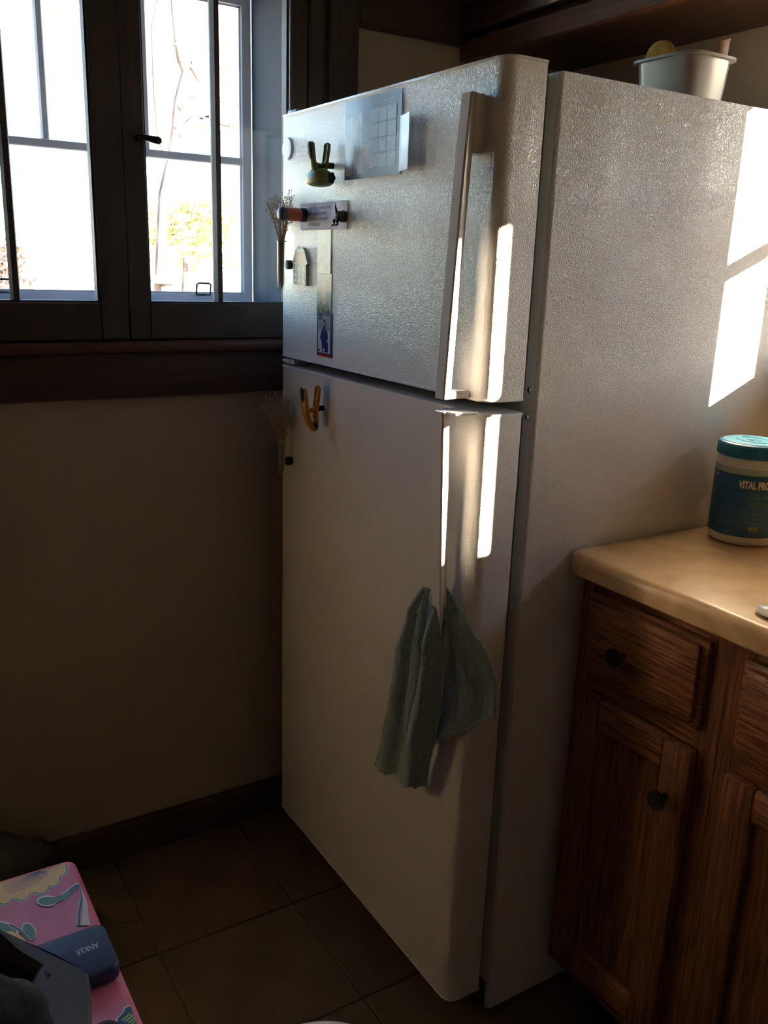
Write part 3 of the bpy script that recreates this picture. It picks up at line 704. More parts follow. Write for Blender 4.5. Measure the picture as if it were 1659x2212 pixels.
# calendar sheet
it = [((.10, .20, .45), R4(.36, .50, .45, .97)), ((.19, .22, .38), R4(0, 1, .80, 1)), ((.09, .30, .42), R4(.38, .50, .52, .66)),
      ((.42, .26, .14), R4(.36, .50, .17, .43)), ((.40, .15, .10), R4(.36, .50, .17, .28)), ((.30, .20, .20), R4(.94, 1, .10, .5)),
      ((.36, .36, .40), [(.04, .78), (.33, .83), (.33, .62), (.03, .60)]), ((.34, .28, .24), [(.02, .05), (.34, .05), (.34, .60), (.03, .60)]),
      ((.26, .20, .20), ell(.20, .62, .06, .14)), ((.40, .28, .24), ell(.21, .68, .045, .08)), ((.22, .17, .18), ell(.27, .52, .05, .20)), ((.42, .34, .26), ell(.12, .34, .07, .14)), ((.30, .24, .20), ell(.24, .28, .07, .15))]
for q_, w_ in ((.52, .10), (.64, .05), (.71, .08), (.82, .06)): it.append(((.30, .32, .46), R4(q_, q_ + w_, .895, .915)))
for r in range(4):
    it.append(((.26, .29, .40), R4(.48, .925, .11 + r * .185, .11 + r * .185 + .176)))
    for c in range(3):
        u0 = .488 + c * .147; v0 = .12 + r * .185
        it.append(((.34, .38, .50), R4(u0, u0 + .138, v0, v0 + .155)))
        it.append(((.15, .17, .26), R4(u0 + .05, u0 + .10, v0 + .135, v0 + .148)))
        for q in range(4): it.append(((.27, .30, .41), R4(u0 + .015, u0 + .125, v0 + .02 + q * .03, v0 + .024 + q * .03)))
cal = print_card('calendar_sheet', .2674, .4515, 1.5140, 1.6425, (.12, .13, .23), it, 'blue photo calendar sheet with a grid of months on the freezer door', 'calendar', bend=lambda u: .0012 + .0015 * math.sin(u * 3.1))
# folded card peeking out behind
print_card('folded_card', .452, .497, 1.5175, 1.6010, (.50, .36, .32), [((.36, .27, .30), ell(.5, .72, .22, .2)), ((.28, .22, .27), [(.1, .1), (.3, .55), (.6, .35), (.8, .05)]), ((.56, .42, .36), ell(.55, .5, .2, .12)), ((.42, .30, .30), [(.2, 0), (.5, .3), (.9, .0)])],
           'small pinkish photo card with its free edge lifting beside the calendar sheet', 'card', y=Y0 - .004, bend=lambda u: .012 * u ** 1.3)
# rhyme note
note = print_card('rhyme_note', .102, .281, 1.4312, 1.4808, (.62, .60, .68), [((.50, .40, .50), R4(.02, .80, .93, .965)), ((.50, .40, .50), R4(.02, .98, .03, .065)), ((.50, .40, .50), R4(.02, .035, .06, .95)), ((.52, .40, .46), R4(.84, .98, .70, .78)), ((.50, .48, .58), R4(.79, .80, .07, .95))],
                  'creased paper note printed with a children\'s rhyme under two magnets', 'note', bend=lambda u: .0045 * math.exp(-((u - .0) / .12) ** 2) + .0012 + .002 * math.sin(u * 9) ** 2, rough=.6)
for k, s_ in enumerate(("If ev'ry day the sun would shine,", "I'd fly all through the town,", "to bring me back some gold", "candy by the pound.")):
    text('print_text', s_, .0098, pm((.06, .06, .08), .6), note, lambda x, y, z, k=k: (.1075 + x, Y0 - .0046 - z, 1.4686 - k * .0100 + y), .92, .00002, .0001)
# three photo cards in a column
print_card('photo_strip', .1655, .2195, 1.3517, 1.4330, (.56, .54, .52), [((.62, .58, .52), ell(.5, .78, .14, .10)), ((.48, .45, .46), ell(.55, .45, .26, .18)), ((.44, .40, .36), ell(.35, .30, .2, .10)), ((.66, .62, .56), [(.1, .04), (.3, .3), (.55, .2), (.4, .04)]), ((.35, .37, .36), R4(.68, .72, .10, .20)), ((.35, .37, .36), R4(.78, .82, .10, .20)), ((.35, .37, .36), R4(.68, .90, .06, .075))],
           'pale faded photo card hanging just below the rhyme note', 'photo', y=Y0 - .0008)
print_card('portrait_photo', .1640, .2235, 1.2782, 1.3512, (.16, .22, .20), [((.38, .33, .22), [(0, 1), (1, 1), (1, .55), (.7, .5), (.3, .7), (0, .78)]), ((.28, .30, .22), [(.0, .8), (.35, .7), (.3, .5), (0, .55)]),
           ((.55, .36, .28), [(.38, .42), (.62, .42), (.62, .2), (.38, .2)]), ((.60, .40, .32), ell(.48, .56, .17, .20)), ((.50, .42, .30), ell(.48, .74, .19, .08)), ((.03, .035, .04), [(.03, 0), (.03, .16), (.30, .30), (.40, .20), (.58, .20), (.66, .30), (.88, .14), (.90, 0)]), ((.5, .5, .45), R4(.27, .30, 0, .06)), ((.5, .5, .45), R4(.62, .65, 0, .14))],
           'portrait photo of a person in a dark hooded top in the middle of the column', 'photo')
print_card('hockey_photo', .1662, .2285, 1.1945, 1.2780, (.03, .05, .14), [((.45, .50, .56), R4(.07, .88, .08, .93)), ((.20, .25, .30), R4(.07, .88, .60, .93)), ((.02, .02, .02), R4(.08, .36, .84, .98)), ((.35, .45, .3), R4(.07, .88, .555, .565)), ((.30, .02, .02), [(.05, 0), (.95, 0), (.95, .05), (.15, .08)]), ((.30, .03, .03), ell(.13, .13, .08, .03)),
           ((.03, .02, .02), ell(.48, .74, .10, .11)), ((.45, .30, .25), ell(.46, .74, .05, .06)), ((.02, .025, .12), [(.30, .58), (.42, .64), (.58, .64), (.72, .56), (.76, .10), (.36, .10), (.34, .3), (.22, .42)]), ((.35, .04, .06), R4(.42, .50, .54, .62)), ((.6, .6, .6), R4(.44, .52, .12, .18)), ((.6, .6, .6), R4(.64, .72, .34, .38))],
           'framed photo of a person in dark blue hockey kit, lowest of the column', 'photo')
# house magnet
hm = empty('house_magnet', (.10, -.004, 1.36)); tag(hm, 'small flat white house magnet with pink roof and printed windows', 'magnet')
bm = BM(); out = [(.072, 1.3270), (.128, 1.3260), (.128, 1.3660), (.1345, 1.3675), (.1180, 1.3960), (.1130, 1.3960), (.1130, 1.3985), (.084, 1.4000), (.080, 1.3945), (.0660, 1.3690), (.0720, 1.3680)]
prism(bm, out, -.0075, -.0006, axis=1); obj('plate', bm, mat('white_house_enamel', (.62, .62, .58), .35), hm)
me_items = [((.50, .27, .19), [(.070, 1.3700), (.131, 1.3690), (.124, 1.381), (.118, 1.389), (.112, 1.392), (.086, 1.392), (.079, 1.385), (.075, 1.378)]), ((.28, .29, .27), [(.0735, 1.3285), (.1265, 1.3275), (.1265, 1.366), (.0735, 1.3665)]), ((.04, .02, .015), [(.090, 1.3945), (.101, 1.3945), (.103, 1.4012), (.092, 1.4018)])]
bm = BM(); k = 0
for c, pts in me_items: poly(bm, [(x, -.0077 - .0001 * k, z) for x, z in pts], k); k += 1
for r in range(3):
    for c in range(3):
        xx = .0765 + c * .0175; zz = 1.3315 + r * .0115
        poly(bm, [(xx, -.0081, zz), (xx + .011, -.0081, zz), (xx + .011, -.0081, zz + .005), (xx + .0055, -.0081, zz + .0085), (xx, -.0081, zz + .005)], 3)
me = bpy.data.meshes.new('printed_facade'); bm.to_mesh(me); bm.free()
link('printed_facade', me, [pm(me_items[0][0]), pm(me_items[1][0]), pm(me_items[2][0]), pm((.62, .63, .6))], hm)

# orange cylinder magnet standing out from the door
om = empty('cylinder_magnet', (.115, -.03, 1.459)); tag(om, 'orange cylindrical magnet with grey cap sticking out from the rhyme note', 'magnet')
c0 = (.1165, Y0 - .0035, 1.4592)
def ycyl(prof, c, m, name, par, n=28):
    bm = BM(); lathe(bm, prof, (c[0], 0, c[2]), n, axis=1)
    for v in bm.verts: v.co.y = c[1] - v.co.y
    return obj(name, bm, m, par, True, 45)
ycyl([(.0120, 0), (.0130, .001), (.0130, .010), (.0120, .012)], c0, BLACK, 'base', om)
ycyl([(.0110, .010), (.0122, .012), (.0126, .024), (.0124, .040), (.0122, .0425)], c0, mat('salmon_orange_plastic', (.62, .16, .075), .35), 'barrel', om)
ycyl([(.0122, .0425), (.0125, .0435), (.0122, .052), (.0095, .0565), (.004, .0580)], c0, mat('slate_grey_cap', (.10, .12, .15), .4), 'cap', om)
# black animal magnet: hind part of a small dog
dm = empty('dog_magnet', (.2765, -.015, 1.452)); tag(dm, 'tiny black dog-shaped magnet holding the right side of the rhyme note', 'magnet')
DB = mat('matte_black_magnet', (.006, .006, .007), .5); a = (.2765, Y0 - .003, 1.4520)
bm = BM(); sweep(bm, [(a[0], a[1], a[2]), (a[0], a[1] - .005, a[2] + .0005), (a[0], a[1] - .012, a[2]), (a[0], a[1] - .019, a[2] + .001), (a[0], a[1] - .0215, a[2] + .001)], [(.0085, .0098), (.009, .0105), (.0082, .0092), (.0085, .0085), (.004, .004)], (1, 0, 0), 16)
obj('torso', bm, DB, dm, True)
bm = BM(); sweep(bm, [(a[0], a[1] - .018, a[2] + .005), (a[0], a[1] - .0205, a[2] + .014), (a[0], a[1] - .0215, a[2] + .021)], [.0026, .0018, .0006], (1, 0, 0), 8); obj('tail', bm, DB, dm, True)
for s in (-1, 1):
    bm = BM(); sweep(bm, [(a[0] + s * .005, a[1] - .016, a[2] - .004), (a[0] + s * .006, a[1] - .021, a[2] - .009), (a[0] + s * .006, a[1] - .0195, a[2] - .014), (a[0] + s * .006, a[1] - .0245, a[2] - .016)], [.0042, .003, .0018, .0022], (1, 0, 0), 8); obj('leg', bm, DB, dm, True)

# two test-tube vases with dried flowers
TUBE = glass_thin('clear_tube_glass', (.93, .95, .93))
def tube_vase(xc, yc, z0, z1, zmag, vlab, flab, heads, spread, seed, hair, tall):
    random.seed(seed)
    e = empty('tube_vase', (xc, yc, z0)); tag(e, vlab, 'vase')
    bm = BM(); lathe(bm, [(.0005, z0 - 0.0), (.006, z0 + .0015), (.009, z0 + .006), (.0092, z1), (.0082, z1), (.0080, z0 + .007), (.0005, z0 + .003)], (xc, yc, 0), 24); obj('glass_tube', bm, TUBE, e, True, 60)
    bm = BM(); lathe(bm, [(.0098, z1 - .002), (.0102, z1 - .001), (.0098, z1)], (xc, yc, 0), 24); obj('rim', bm, mat('pale_rim', (.5, .45, .35), .3), e, True)
    # bright glass edge strip facing the window side
    ycyl([(.0085, 0), (.0090, .001), (.0090, -yc - .0105 + Y0)], (xc + .002, Y0, zmag), BLACKR, 'magnet', e)
    fl = empty('dried_flowers', (xc, yc, z0 + .01)); tag(fl, flab, 'dried flowers')
    bm = BM(); bh = BM()
    for k in range(34):
        a = random.uniform(0, 6.28); r = random.random() ** .5
        b0 = Vector((xc + .004 * r * math.cos(a), yc + .004 * r * math.sin(a), z0 + random.uniform(.006, .03)))
        b1 = Vector((xc + .0055 * r * math.cos(a), yc + .0055 * r * math.sin(a), z1))
        top = Vector((xc + spread * (r * math.cos(a)) - .004, min(yc + spread * r * math.sin(a), -.003), z1 + tall * random.uniform(.45, 1.0)))
        mid = b1.lerp(top, .5); mid.x = b1.x + (mid.x - b1.x) * .55
        sweep(bm, [b0, b1, mid, top], [.0007, .0007, .0005, .0003], (1, 0, 0), 4)
        for q in range(hair):
            p = top + Vector((random.gauss(0, .007), random.gauss(0, .006), random.gauss(.0, .010))); p.y = min(p.y, -.002)
            sweep(bm, [mid.lerp(top, random.uniform(.3, 1)), p], [.00022, .00016], (1, 0, 0), 3)
            s = random.uniform(.0007, .0016) * heads
            m4 = Matrix.Translation(p) @ Matrix.Scale(s, 4)
            bmesh.ops.create_icosphere(bh, subdivisions=1, radius=1, matrix=m4)
    o = obj('stems', bm, mat('dry_straw_stems', (.42, .30, .17), .7), fl); tag(o, kind='stuff')
    o = obj('blossoms', bh, noisy(mat('dry_cream_blossoms', (.36, .29, .21), .8), (.34, .27, .19), (.66, .58, .47), s=160), fl); tag(o, kind='stuff')
tube_vase(.046, -.0215, 1.312, 1.4110, 1.3650, 'clear glass tube vase on a black magnet at the freezer door edge', 'dried flower sprigs in the tube vase on the freezer door', 1.0, .030, 3, 14, .085)
tube_vase(.052, -.0225, .9235, 1.0050, .9570, 'clear glass tube vase on a black magnet at the lower door edge', 'bushy dried baby\'s breath in the tube vase on the lower door', 1.1, .032, 5, 14, .085)
random.seed(11)

# ================================================================== TOWEL threaded through the lower handle
TW = bpy.data.materials.new('teal_striped_terry'); TW.use_nodes = True
N = TW.node_tree.nodes; LK = TW.node_tree.links; pb = N['Principled BSDF']; pb.inputs['Roughness'].default_value = .95; pb.inputs['Sheen Weight'].default_value = .5; pb.inputs['Specular IOR Level'].default_value = .1
uvn = N.new('ShaderNodeUVMap'); sep = N.new('ShaderNodeSeparateXYZ'); LK.new(uvn.outputs[0], sep.inputs[0])
wv = N.new('ShaderNodeMath'); wv.operation = 'MULTIPLY'; wv.inputs[1].default_value = 9.0; LK.new(sep.outputs[0], wv.inputs[0])
frc = N.new('ShaderNodeMath'); frc.operation = 'FRACT'; LK.new(wv.outputs[0], frc.inputs[0])
rp = N.new('ShaderNodeValToRGB'); rp.color_ramp.elements[0].position = .0; rp.color_ramp.elements[0].color = (.52, .47, .34, 1)
e1 = rp.color_ramp.elements.new(.12); e1.color = (.28, .44, .41, 1); e2 = rp.color_ramp.elements.new(.55); e2.color = (.35, .55, .52, 1); e3 = rp.color_ramp.elements.new(.80); e3.color = (.27, .44, .42, 1)
rp.color_ramp.elements[-1].position = .96; rp.color_ramp.elements[-1].color = (.46, .46, .36, 1)
LK.new(frc.outputs[0], rp.inputs[0])
tcn = N.new('ShaderNodeTexCoord'); nz = N.new('ShaderNodeTexNoise'); nz.inputs['Scale'].default_value = 420; nz.inputs['Detail'].default_value = 3; LK.new(tcn.outputs['Object'], nz.inputs['Vector'])
mxr = N.new('ShaderNodeMixRGB'); mxr.blend_type = 'MULTIPLY'; mxr.inputs[0].default_value = .6; LK.new(rp.outputs[0], mxr.inputs[1]); LK.new(nz.outputs['Fac'], mxr.inputs[2]); 
br = N.new('ShaderNodeBrightContrast'); br.inputs[1].default_value = .02; LK.new(mxr.outputs[0], br.inputs[0]); LK.new(br.outputs[0], pb.inputs['Base Color'])
bpn = N.new('ShaderNodeBump'); bpn.inputs['Strength'].default_value = .9; bpn.inputs['Distance'].default_value = .003; LK.new(nz.outputs['Fac'], bpn.inputs['Height']); LK.new(bpn.outputs[0], pb.inputs['Normal'])
def lerp_rows(rows, t):
    n = len(rows) - 1; i = min(int(t * n), n - 1); f = t * n - i
    f = f * f * (3 - 2 * f) * .4 + f * .6
    return [a + (b - a) * f for a, b in zip(rows[i], rows[i + 1])]
def lobe(bm, uvl, rows, folds, depth, u0, nu=44, nv=60, jag=.004, seed=0):
    """rows: (left u, left v, left y, right u, right v, right y, bulge). Measured silhouette on real depth planes."""
    G = []
    for j in range(nv + 1):
        t = j / nv; lu, lv, ly, ru, rv, ry, bg_ = lerp_rows(rows, t)
        A = un(1, ly, lu, lv); B = un(1, ry, ru, rv); row = []
        for i in range(nu + 1):
            s = i / nu; p = A.lerp(B, s)
            amp = depth * min(1, t * 2.5 + .15)
            ph = folds * s * 2 * math.pi + seed + 1.2 * math.sin(t * 2 + seed)
            y = p.y - bg_ * math.sin(math.pi * s) ** .6 + amp * math.sin(ph) * math.sin(math.pi * s) ** .5
            nn = mnoise.noise(Vector((s * 5 + seed, t * 6, seed))) * .004
            p = Vector((p.x + nn, y + nn, p.z + (jag * math.sin(s * 21 + seed) * .6 + jag * mnoise.noise(Vector((s * 14, seed, 3.3)))) * (t ** 6)))
            if p.x < .716: p.y = min(p.y, -.0075 if p.x < .69 else -.0075 + (p.x - .69) * .6)
            row.append(bm.verts.new(p))
        G.append(row)
    for j in range(nv):
        for i in range(nu):
            f = bm.faces.new((G[j][i], G[j][i + 1], G[j + 1][i + 1], G[j + 1][i]))
            for lp, (ii, jj) in zip(f.loops, ((i, j), (i + 1, j), (i + 1, j + 1), (i, j + 1))): lp[uvl].uv = (u0 + ii / nu * .9, jj / nv)
def towel_piece(name, rows, folds, depth, u0, parent, seed):
    bm = BM(); uvl = bm.loops.layers.uv.new('UVMap')
    lobe(bm, uvl, rows, folds, depth, u0, seed=seed)
    me = bpy.data.meshes.new(name); bm.to_mesh(me); bm.free()
    for p in me.polygons: p.use_smooth = True
    o = link(name, me, TW, parent)
    md_ = o.modifiers.new('thick', 'SOLIDIFY'); md_.thickness = .005; md_.offset = 0
    tx = bpy.data.textures.new(name + '_pile', 'CLOUDS'); tx.noise_scale = .004
    sb = o.modifiers.new('sub', 'SUBSURF'); sb.levels = 1; sb.render_levels = 1
    dp = o.modifiers.new('pile', 'DISPLACE'); dp.texture = tx; dp.strength = .0035; dp.texture_coords = 'LOCAL'
    return o
tw = empty('hand_towel', (.66, -.03, .88)); tag(tw, 'teal green striped terry towel hanging through the lower door handle', 'towel')
towel_piece('left_fold', [
    (917, 1268, -.020, 926, 1272, -.020, .000), (880, 1318, -.020, 924, 1318, -.012, .006), (860, 1400, -.022, 925, 1395, -.008, .010), (846, 1480, -.022, 916, 1480, -.008, .010),
    (829, 1570, -.022, 900, 1580, -.010, .008), (808, 1656, -.020, 884, 1682, -.015, .006)], 1.6, .006, 0.0, tw, 1.0)
towel_piece('right_fold', [
    (950, 1266, -.016, 966, 1266, -.012, .000), (948, 1310, -.012, 1000, 1316, -.006, .010), (940, 1390, -.008, 1046, 1392, .016, .014), (928, 1470, -.006, 1072, 1478, .030, .016),
    (915, 1540, -.008, 1072, 1542, .030, .014), (905, 1600, -.008, 1000, 1588, .002, .010)], 2.2, .007, 1.2, tw, 2.4)
towel_piece('middle_fold', [
    (949, 1285, -.022, 962, 1268, -.018, .002), (925, 1345, -.036, 964, 1345, -.020, .012), (914, 1420, -.040, 961, 1430, -.020, .016), (900, 1510, -.042, 955, 1520, -.020, .018),
    (882, 1605, -.040, 940, 1612, -.020, .018), (866, 1692, -.034, 922, 1700, -.018, .012)], 1.0, .004, 2.6, tw, .3)

# ================================================================== TABLE, cloth and things at the lower left
TZ = .745
tb = empty('dining_table', (1.9, -1.2, 0)); tag(tb, 'dark wooden table under the flowered oilcloth in the lower left corner', 'table')
bx('tabletop', .915, 2.30, -1.70, -.69, TZ - .03, TZ - .004, DWOODH, tb, .004)
for x, y in ((.97, -.75), (2.24, -.75), (.97, -1.64), (2.24, -1.64)): bx('leg', x - .028, x + .028, y - .028, y + .028, 0, TZ - .03, DWOOD, tb, .003)
CLM = noisy(mat('mauve_pink_oilcloth', (.6, .18, .28), .4), (.56, .135, .22), (.66, .18, .27), s=30, bump=.12, bs=700, dist=.0003)
cx0, cy1 = .884, -.662; cx1, cy0 = 2.34, -1.74
bm = BM()
def cl(x, y):   # cloth surface height: rolls over the edges
    return 0
def ringpts(e, z): return [(x, y, z) for x, y in rrect(cx0 - e, cx1 + e, cy0 - e, cy1 + e, .011 + max(e, 0), 4)]
rs = []
for e, z in ((-.009, TZ + .002), (-.005, TZ + .0014), (-.0015, TZ - .001), (0, TZ - .006), (.001, TZ - .05), (.004, TZ - .12), (.006, TZ - .18)):
    rs.append([bm.verts.new((x + (.004 * math.sin(k * .9) if z < TZ - .1 else 0), y, zz)) for k, (x, y, zz) in enumerate(ringpts(e, z))])
bm.faces.new(rs[0])
for a, b in zip(rs, rs[1:]):
    for k in range(len(a)): bm.faces.new((a[k], a[(k + 1) % len(a)], b[(k + 1) % len(a)], b[k]))
tc_ = obj('tablecloth', bm, CLM, None, True, 80); tc_.modifiers.new('s', 'SOLIDIFY').thickness = .001
tag(tc_, 'pink flowered oilcloth spread over the table in the lower left corner', 'tablecloth')
# printed flower pattern (flat print)
def tp(u, v, d=0.0): 
    p = un(2, TZ + .0022, u, v); return (max(p.x, .8925), min(p.y, -.668), TZ + .0022 + d)
CP_ = {'y': (.80, .60, .20), 'yd': (.70, .46, .20), 'g': (.10, .27, .19), 'b': (.03, .11, .20), 'w': (.80, .74, .66), 'gr': (.50, .60, .08), 'o': (.62, .20, .10), 'pk': (.62, .18, .26)}
CK = list(CP_); fm = [mat('cloth_print_' + k, CP_[k], .4) for k in CK]
bm = BM(); D = [0.0]
def flush(name):
    global bm
    me = bpy.data.meshes.new(name); bm.to_mesh(me); bm.free(); bm = BM()
    for m_ in fm: me.materials.append(m_)
    o = bpy.data.objects.new(name, me); COL.objects.link(o); o.parent = tc_
def fp(k, pts):
    D[0] += .000008; poly(bm, [tp(u, v, D[0]) for u, v in pts], CK.index(k))
def stroke(k, pts, w0, w1=None):
    w1 = w0 if w1 is None else w1; D[0] += .000008; n = len(pts) - 1; L_ = []; R2 = []
    for i, (u, v) in enumerate(pts):
        a = Vector(pts[max(i - 1, 0)]); b = Vector(pts[min(i + 1, n)]); d = (b - a).normalized(); w_ = w0 + (w1 - w0) * i / n
        L_.append((u - d.y * w_, v + d.x * w_)); R2.append((u + d.y * w_, v - d.x * w_))
    for i in range(n): poly(bm, [tp(*L_[i], D[0]), tp(*L_[i + 1], D[0]), tp(*R2[i + 1], D[0]), tp(*R2[i], D[0])], CK.index(k))
def blob(k, cu, cv, a, b, rot=0, n=18):
    c, s = math.cos(rot), math.sin(rot)
    fp(k, [(cu + a * math.cos(t) * c - b * math.sin(t) * s, cv + a * math.cos(t) * s + b * math.sin(t) * c) for t in [2 * math.pi * q / n for q in range(n)]])
# big fan flower along the far edge
scal = [(10, 1938), (48, 1930), (88, 1916), (112, 1900), (128, 1880)]
for q, (k, g_) in enumerate((('w', 22), ('g', 20), ('y', 17))):
    for i, (u, v) in enumerate(scal): blob(k, u, v, g_, g_ * .8, -.4)
fp('y', [(-10, 1893), (40, 1882), (80, 1871), (118, 1861), (141, 1856), (140, 1868), (128, 1890), (112, 1905), (88, 1920), (50, 1935), (12, 1945), (-10, 1945)])
fp('yd', [(0, 1905), (50, 1885), (95, 1872), (105, 1890), (70, 1915), (20, 1932)])
fan = [(-12, 1926), (10, 1930), (30, 1928), (48, 1922), (70, 1916), (88, 1908), (103, 1898), (112, 1890), (124, 1876), (134, 1866), (140, 1861)]
for i in range(44):
    t = i / 43 * 10; k_ = min(int(t), 9); u_ = fan[k_][0] + (fan[k_ + 1][0] - fan[k_][0]) * (t - k_); v_ = fan[k_][1] + (fan[k_ + 1][1] - fan[k_][1]) * (t - k_)
    q0, q1 = .22, .62 + .22 * abs(math.sin(i * 1.7)); c_ = (74, 1871)
    stroke('b', [(c_[0] + (u_ - c_[0]) * q0, c_[1] + (v_ - c_[1]) * q0), (c_[0] + (u_ - c_[0]) * q1, c_[1] + (v_ - c_[1]) * q1)], .75, .25)
flush('printed_flower')
# leaf and tendrils
stroke('w', [(188, 1906), (165, 1914), (148, 1930), (134, 1941)], 3.6, 9); blob('w', 102, 1947, 24, 12, -.03)
stroke('b', [(188, 1907), (165, 1915), (148, 1931), (134, 1941)], 2.4, 7); blob('g', 103, 1947, 21, 9, -.03); stroke('g', [(150, 1929), (136, 1939), (118, 1946)], 4, 7)
stroke('w', [(186, 1908), (177, 1940), (172, 1970), (170, 2000)], 4, 5); stroke('b', [(186, 1908), (177, 1940), (172, 1970), (170, 2000)], 2.4, 3.4)
fp('w', [(186, 1912), (193, 1915), (190, 1950), (192, 1985), (196, 2000), (176, 2000), (180, 1950)])
fp('w', [(206, 1952), (212, 1960), (222, 1990), (216, 1992), (207, 1990)]); fp('g', [(208, 1957), (216, 1968), (222, 1988), (210, 1990)]); stroke('gr', [(212, 1966), (219, 1984)], 2)
flush('printed_leaf')
# lower left yellow petal and leaves
blob('w', 8, 2008, 34, 17, .25); blob('g', 6, 2008, 30, 13, .25); blob('w', 62, 2012, 15, 21, -.5); blob('g', 63, 2013, 12, 18, -.5)
fp('y', [(0, 2016), (25, 2012), (45, 2022), (58, 2032), (35, 2045), (15, 2035)]); stroke('w', [(20, 1998), (45, 2012), (62, 2030)], 4, 3); stroke('b', [(20, 1998), (45, 2012), (62, 2030)], 2.3, 1.8)
flush('printed_flower')
# right strip: cream petal and green leaf
fp('w', [(243, 2045), (256, 2075), (268, 2100), (277, 2119), (262, 2121), (245, 2118), (232, 2112), (225, 2095)])
flush('printed_petal')
fp('w', [(250, 2202), (262, 2190), (268, 2176), (284, 2170), (300, 2176), (308, 2188), (330, 2240), (250, 2240)])
fp('b', [(254, 2202), (266, 2190), (271, 2179), (284, 2173), (298, 2179), (305, 2190), (326, 2240), (255, 2240)])
for i in range(6): stroke('gr', [(264 + i * 7, 2205 + i * 3), (280 + i * 5, 2192 + i * 4), (298 + i * 2, 2192 + i * 7)], 2.0, 1.4)
flush('printed_leaf')
# power bank
PBM = noisy(mat('navy_blue_matte_plastic', (.018, .028, .075), .42), (.016, .025, .07), (.021, .033, .085), s=300, bump=.1, bs=900, dist=.0003)
pbk = empty('power_bank', (1.05, -.72, TZ + .004)); tag(pbk, 'navy blue rounded power bank lying near the edge of the flowered cloth', 'power bank')
pz1 = TZ + .0185
A = un(2, pz1, 228, 1988); B = un(2, pz1, 252, 2088); 
bm = BM(); xa_, xb_ = A.x, B.x; yb_ = (A.y + B.y) / 2 + .001; L_ = []
for e_, z_ in ((.003, TZ + .003), (.0008, TZ + .0042), (0, TZ + .007), (0, pz1 - .003), (.0008, pz1 - .0008), (.003, pz1)):
    L_.append([bm.verts.new((x, y, z_)) for x, y in rrect(xa_ + e_, xb_ - e_, yb_ - .145 + e_, yb_ - e_, .009 - e_ * .6, 6)])
for a, b in zip(L_, L_[1:]):
    for k in range(len(a)): bm.faces.new((a[k], a[(k + 1) % len(a)], b[(k + 1) % len(a)], b[k]))
bm.faces.new(L_[0][::-1]); bm.faces.new(L_[-1]); sh = obj('shell', bm, PBM, pbk, True, 50)
tA = un(2, pz1, 211, 2037); tB = un(2, pz1, 163, 2056)
dv = (tB - tA); LN_ = dv.length; dv.normalize(); up = Vector((0, 0, 1)).cross(dv)
text('logo_text', 'ANKER', .0145, mat('silver_print', (.45, .47, .52), .4), sh, lambda x, y, z: tuple(tA + dv * x + up * (y * .68 - .001) + Vector((0, 0, .0002 + z))), LN_ / .046, .00003, .0002)

# dark grey plastic bracket with a slot, tilted over the power bank, and black bag behind it
DG = noisy(mat('dark_grey_soft_plastic', (.022, .024, .028), .55), (.019, .021, .024), (.027, .029, .034), s=8)
br_ = empty('phone_holder', (1.1, -.75, TZ + .05)); tag(br_, 'dark grey plastic holder with a small slot leaning over the power bank', 'holder')
def hp(u, v, z): p = un(2, z, u, v); return p
top = [hp(-30, 1985, .835), hp(42, 2030, .835), hp(120, 2062, .825), hp(188, 2092, .815), hp(196, 2130, .815), hp(197, 2230, .825), hp(120, 2240, .835), hp(-30, 2140, .845)]
bm = BM(); tv = [bm.verts.new(p) for p in top]; lv = [bm.verts.new(p + Vector((0, 0, -.014))) for p in top]
bm.faces.new(tv); bm.faces.new(lv[::-1])
for i in range(8): bm.faces.new((tv[i], tv[(i + 1) % 8], lv[(i + 1) % 8], lv[i]))
bmesh.ops.bevel(bm, geom=bm.edges[:], offset=.003, segments=2, affect='EDGES')
obj('plate', bm, DG, br_, True, 18)
bm = BM(); q = [hp(82, 2117, .8285), hp(98, 2124, .8285), hp(110, 2108, .8285), hp(94, 2100, .8285)]
qv = [bm.verts.new(p + Vector((0, 0, .002))) for p in q]; qb = [bm.verts.new(p - Vector((0, 0, .006))) for p in q]; bm.faces.new(qv); bm.faces.new(qb[::-1])
for i in range(4): bm.faces.new((qv[i], qv[(i + 1) % 4], qb[(i + 1) % 4], qb[i]))
obj('slot', bm, BLACKR, br_)
bm = BM(); sweep(bm, [hp(-40, 2010, .85), hp(0, 2040, .852), hp(40, 2078, .85), hp(80, 2105, .842), ], [(.012, .006)] * 4, (0, 0, 1), 10); obj('ridge', bm, DG, br_, True)
bm = BM(); sweep(bm, [hp(60, 2160, .800) , Vector((hp(60, 2160, .79).x, hp(60, 2160, .79).y, TZ + .008))], [(.03, .03), (.04, .04)], (1, 0, 0), 16); obj('foot', bm, DG, br_, True)
def lump(name, c, r, m, label, cat, sd=1, amp=.12, parent=None, sub=4):
    bm = BM(); bmesh.ops.create_icosphere(bm, subdivisions=sub, radius=1)
    for v in bm.verts:
        k = 1 + amp * mnoise.noise(v.co * 1.7 + Vector((sd, sd, 0))) + amp * .4 * mnoise.noise(v.co * 4 + Vector((0, sd, sd)))
        v.co = Vector((c[0] + v.co.x * r[0] * k, c[1] + v.co.y * r[1] * k, c[2] + v.co.z * r[2] * k))
    o = obj(name, bm, m, parent, True, 80)
    if label: tag(o, label, cat)
    return o
CLOTHB = noisy(mat('black_fabric', (.008, .008, .009), .9), (.006, .006, .007), (.012, .012, .013), s=60, bump=.4, bs=300)
p = hp(30, 2245, .885)
lump('camera_pouch', (p.x, p.y - .01, .885), (.034, .034, .045), CLOTHB, 'rounded black fabric pouch at the bottom left picture corner', 'pouch', 2)
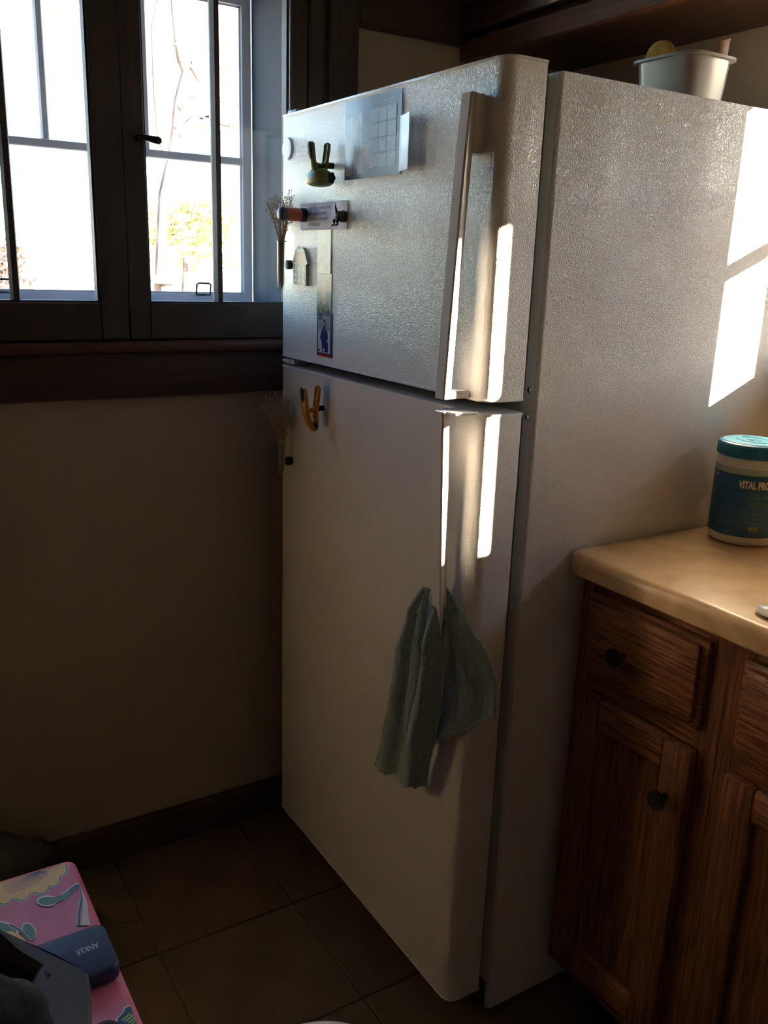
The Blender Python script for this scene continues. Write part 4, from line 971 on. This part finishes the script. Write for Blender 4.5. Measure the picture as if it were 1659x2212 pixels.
p = hp(232, 2228, .83); lump('lens_cap', (p.x, p.y, .80), (.028, .020, .030), BLACKR, 'small black rounded cap peeking up at the bottom edge on the flowered cloth', 'cap', 4, .02)
# dark heap on a chair by the wall, with thin cords
e = empty('backpack', (-.02, -.68, 0)); tag(e, 'black backpack slumped on the floor against the wall behind the table', 'backpack')
lump('bag_body', (.09, -.70, .125), (.15, .17, .125), CLOTHB, None, None, 3, .15, e)
lump('front_pocket', (.17, -.62, .075), (.10, .10, .07), CLOTHB, None, None, 5, .15, e)
bm = BM(); sweep(bm, [(.05, -.62, .21), (.03, -.56, .19), (.06, -.50, .09), (.12, -.50, .03)], [(.012, .003)] * 4, (1, 0, 0), 8); obj('strap', bm, CLOTHB, e, True)
bm = BM(); sweep(bm, [(.05 + .03 * k, -.56 + .022 * k, .075 + .016 * math.sin(k * 1.1)) for k in range(-1, 7)], [.0016] * 8, (0, 0, 1), 6); o = obj('cord', bm, mat('black_cord', (.03, .03, .03), .5), e, True)

# round white stool whose seat just shows at the lower picture edge
st = empty('stool', (1.06, -.50, 0)); tag(st, 'white round-topped stool, only its seat edge showing at the bottom', 'stool')
SW = mat('white_stool_paint', (.72, .72, .74), .4)
sc_ = un(2, .60, 700, 2197); cxs, cys = sc_.x + .052, sc_.y - .085
dxy = Vector((CP.x - sc_.x, CP.y - sc_.y)).normalized(); cxs, cys = sc_.x + dxy.x * .105, sc_.y + dxy.y * .105
bm = BM(); lathe(bm, [(.085, .578), (.100, .580), (.105, .586), (.105, .594), (.100, .600), (.0005, .600)], (cxs, cys, 0), 48); obj('seat', bm, SW, st, True, 40)
for k in range(3):
    a = 2.1 * k + .4; bm = BM(); sweep(bm, [(cxs + .06 * math.cos(a), cys + .06 * math.sin(a), .58), (cxs + .15 * math.cos(a), cys + .15 * math.sin(a), 0)], [.012, .010], (1, 0, 0), 10); obj('leg', bm, SW, st, True)

# repeats that belong together
for o in COL.objects:
    if o.parent is None and 'category' in o:
        n = o.name.split('.')[0]
        g_ = {'bag_clip': 'magnetic bag clips on the doors', 'tube_vase': 'tube vases on the door edge', 'dried_flowers': 'dried flowers in the tube vases',
              'base_cabinet': 'base cabinets under the counter', 'garden_bush': 'bushes in the garden', 'photo_strip': 'photos in a column',
              'portrait_photo': 'photos in a column', 'hockey_photo': 'photos in a column'}.get(n)
        if g_: o['group'] = g_
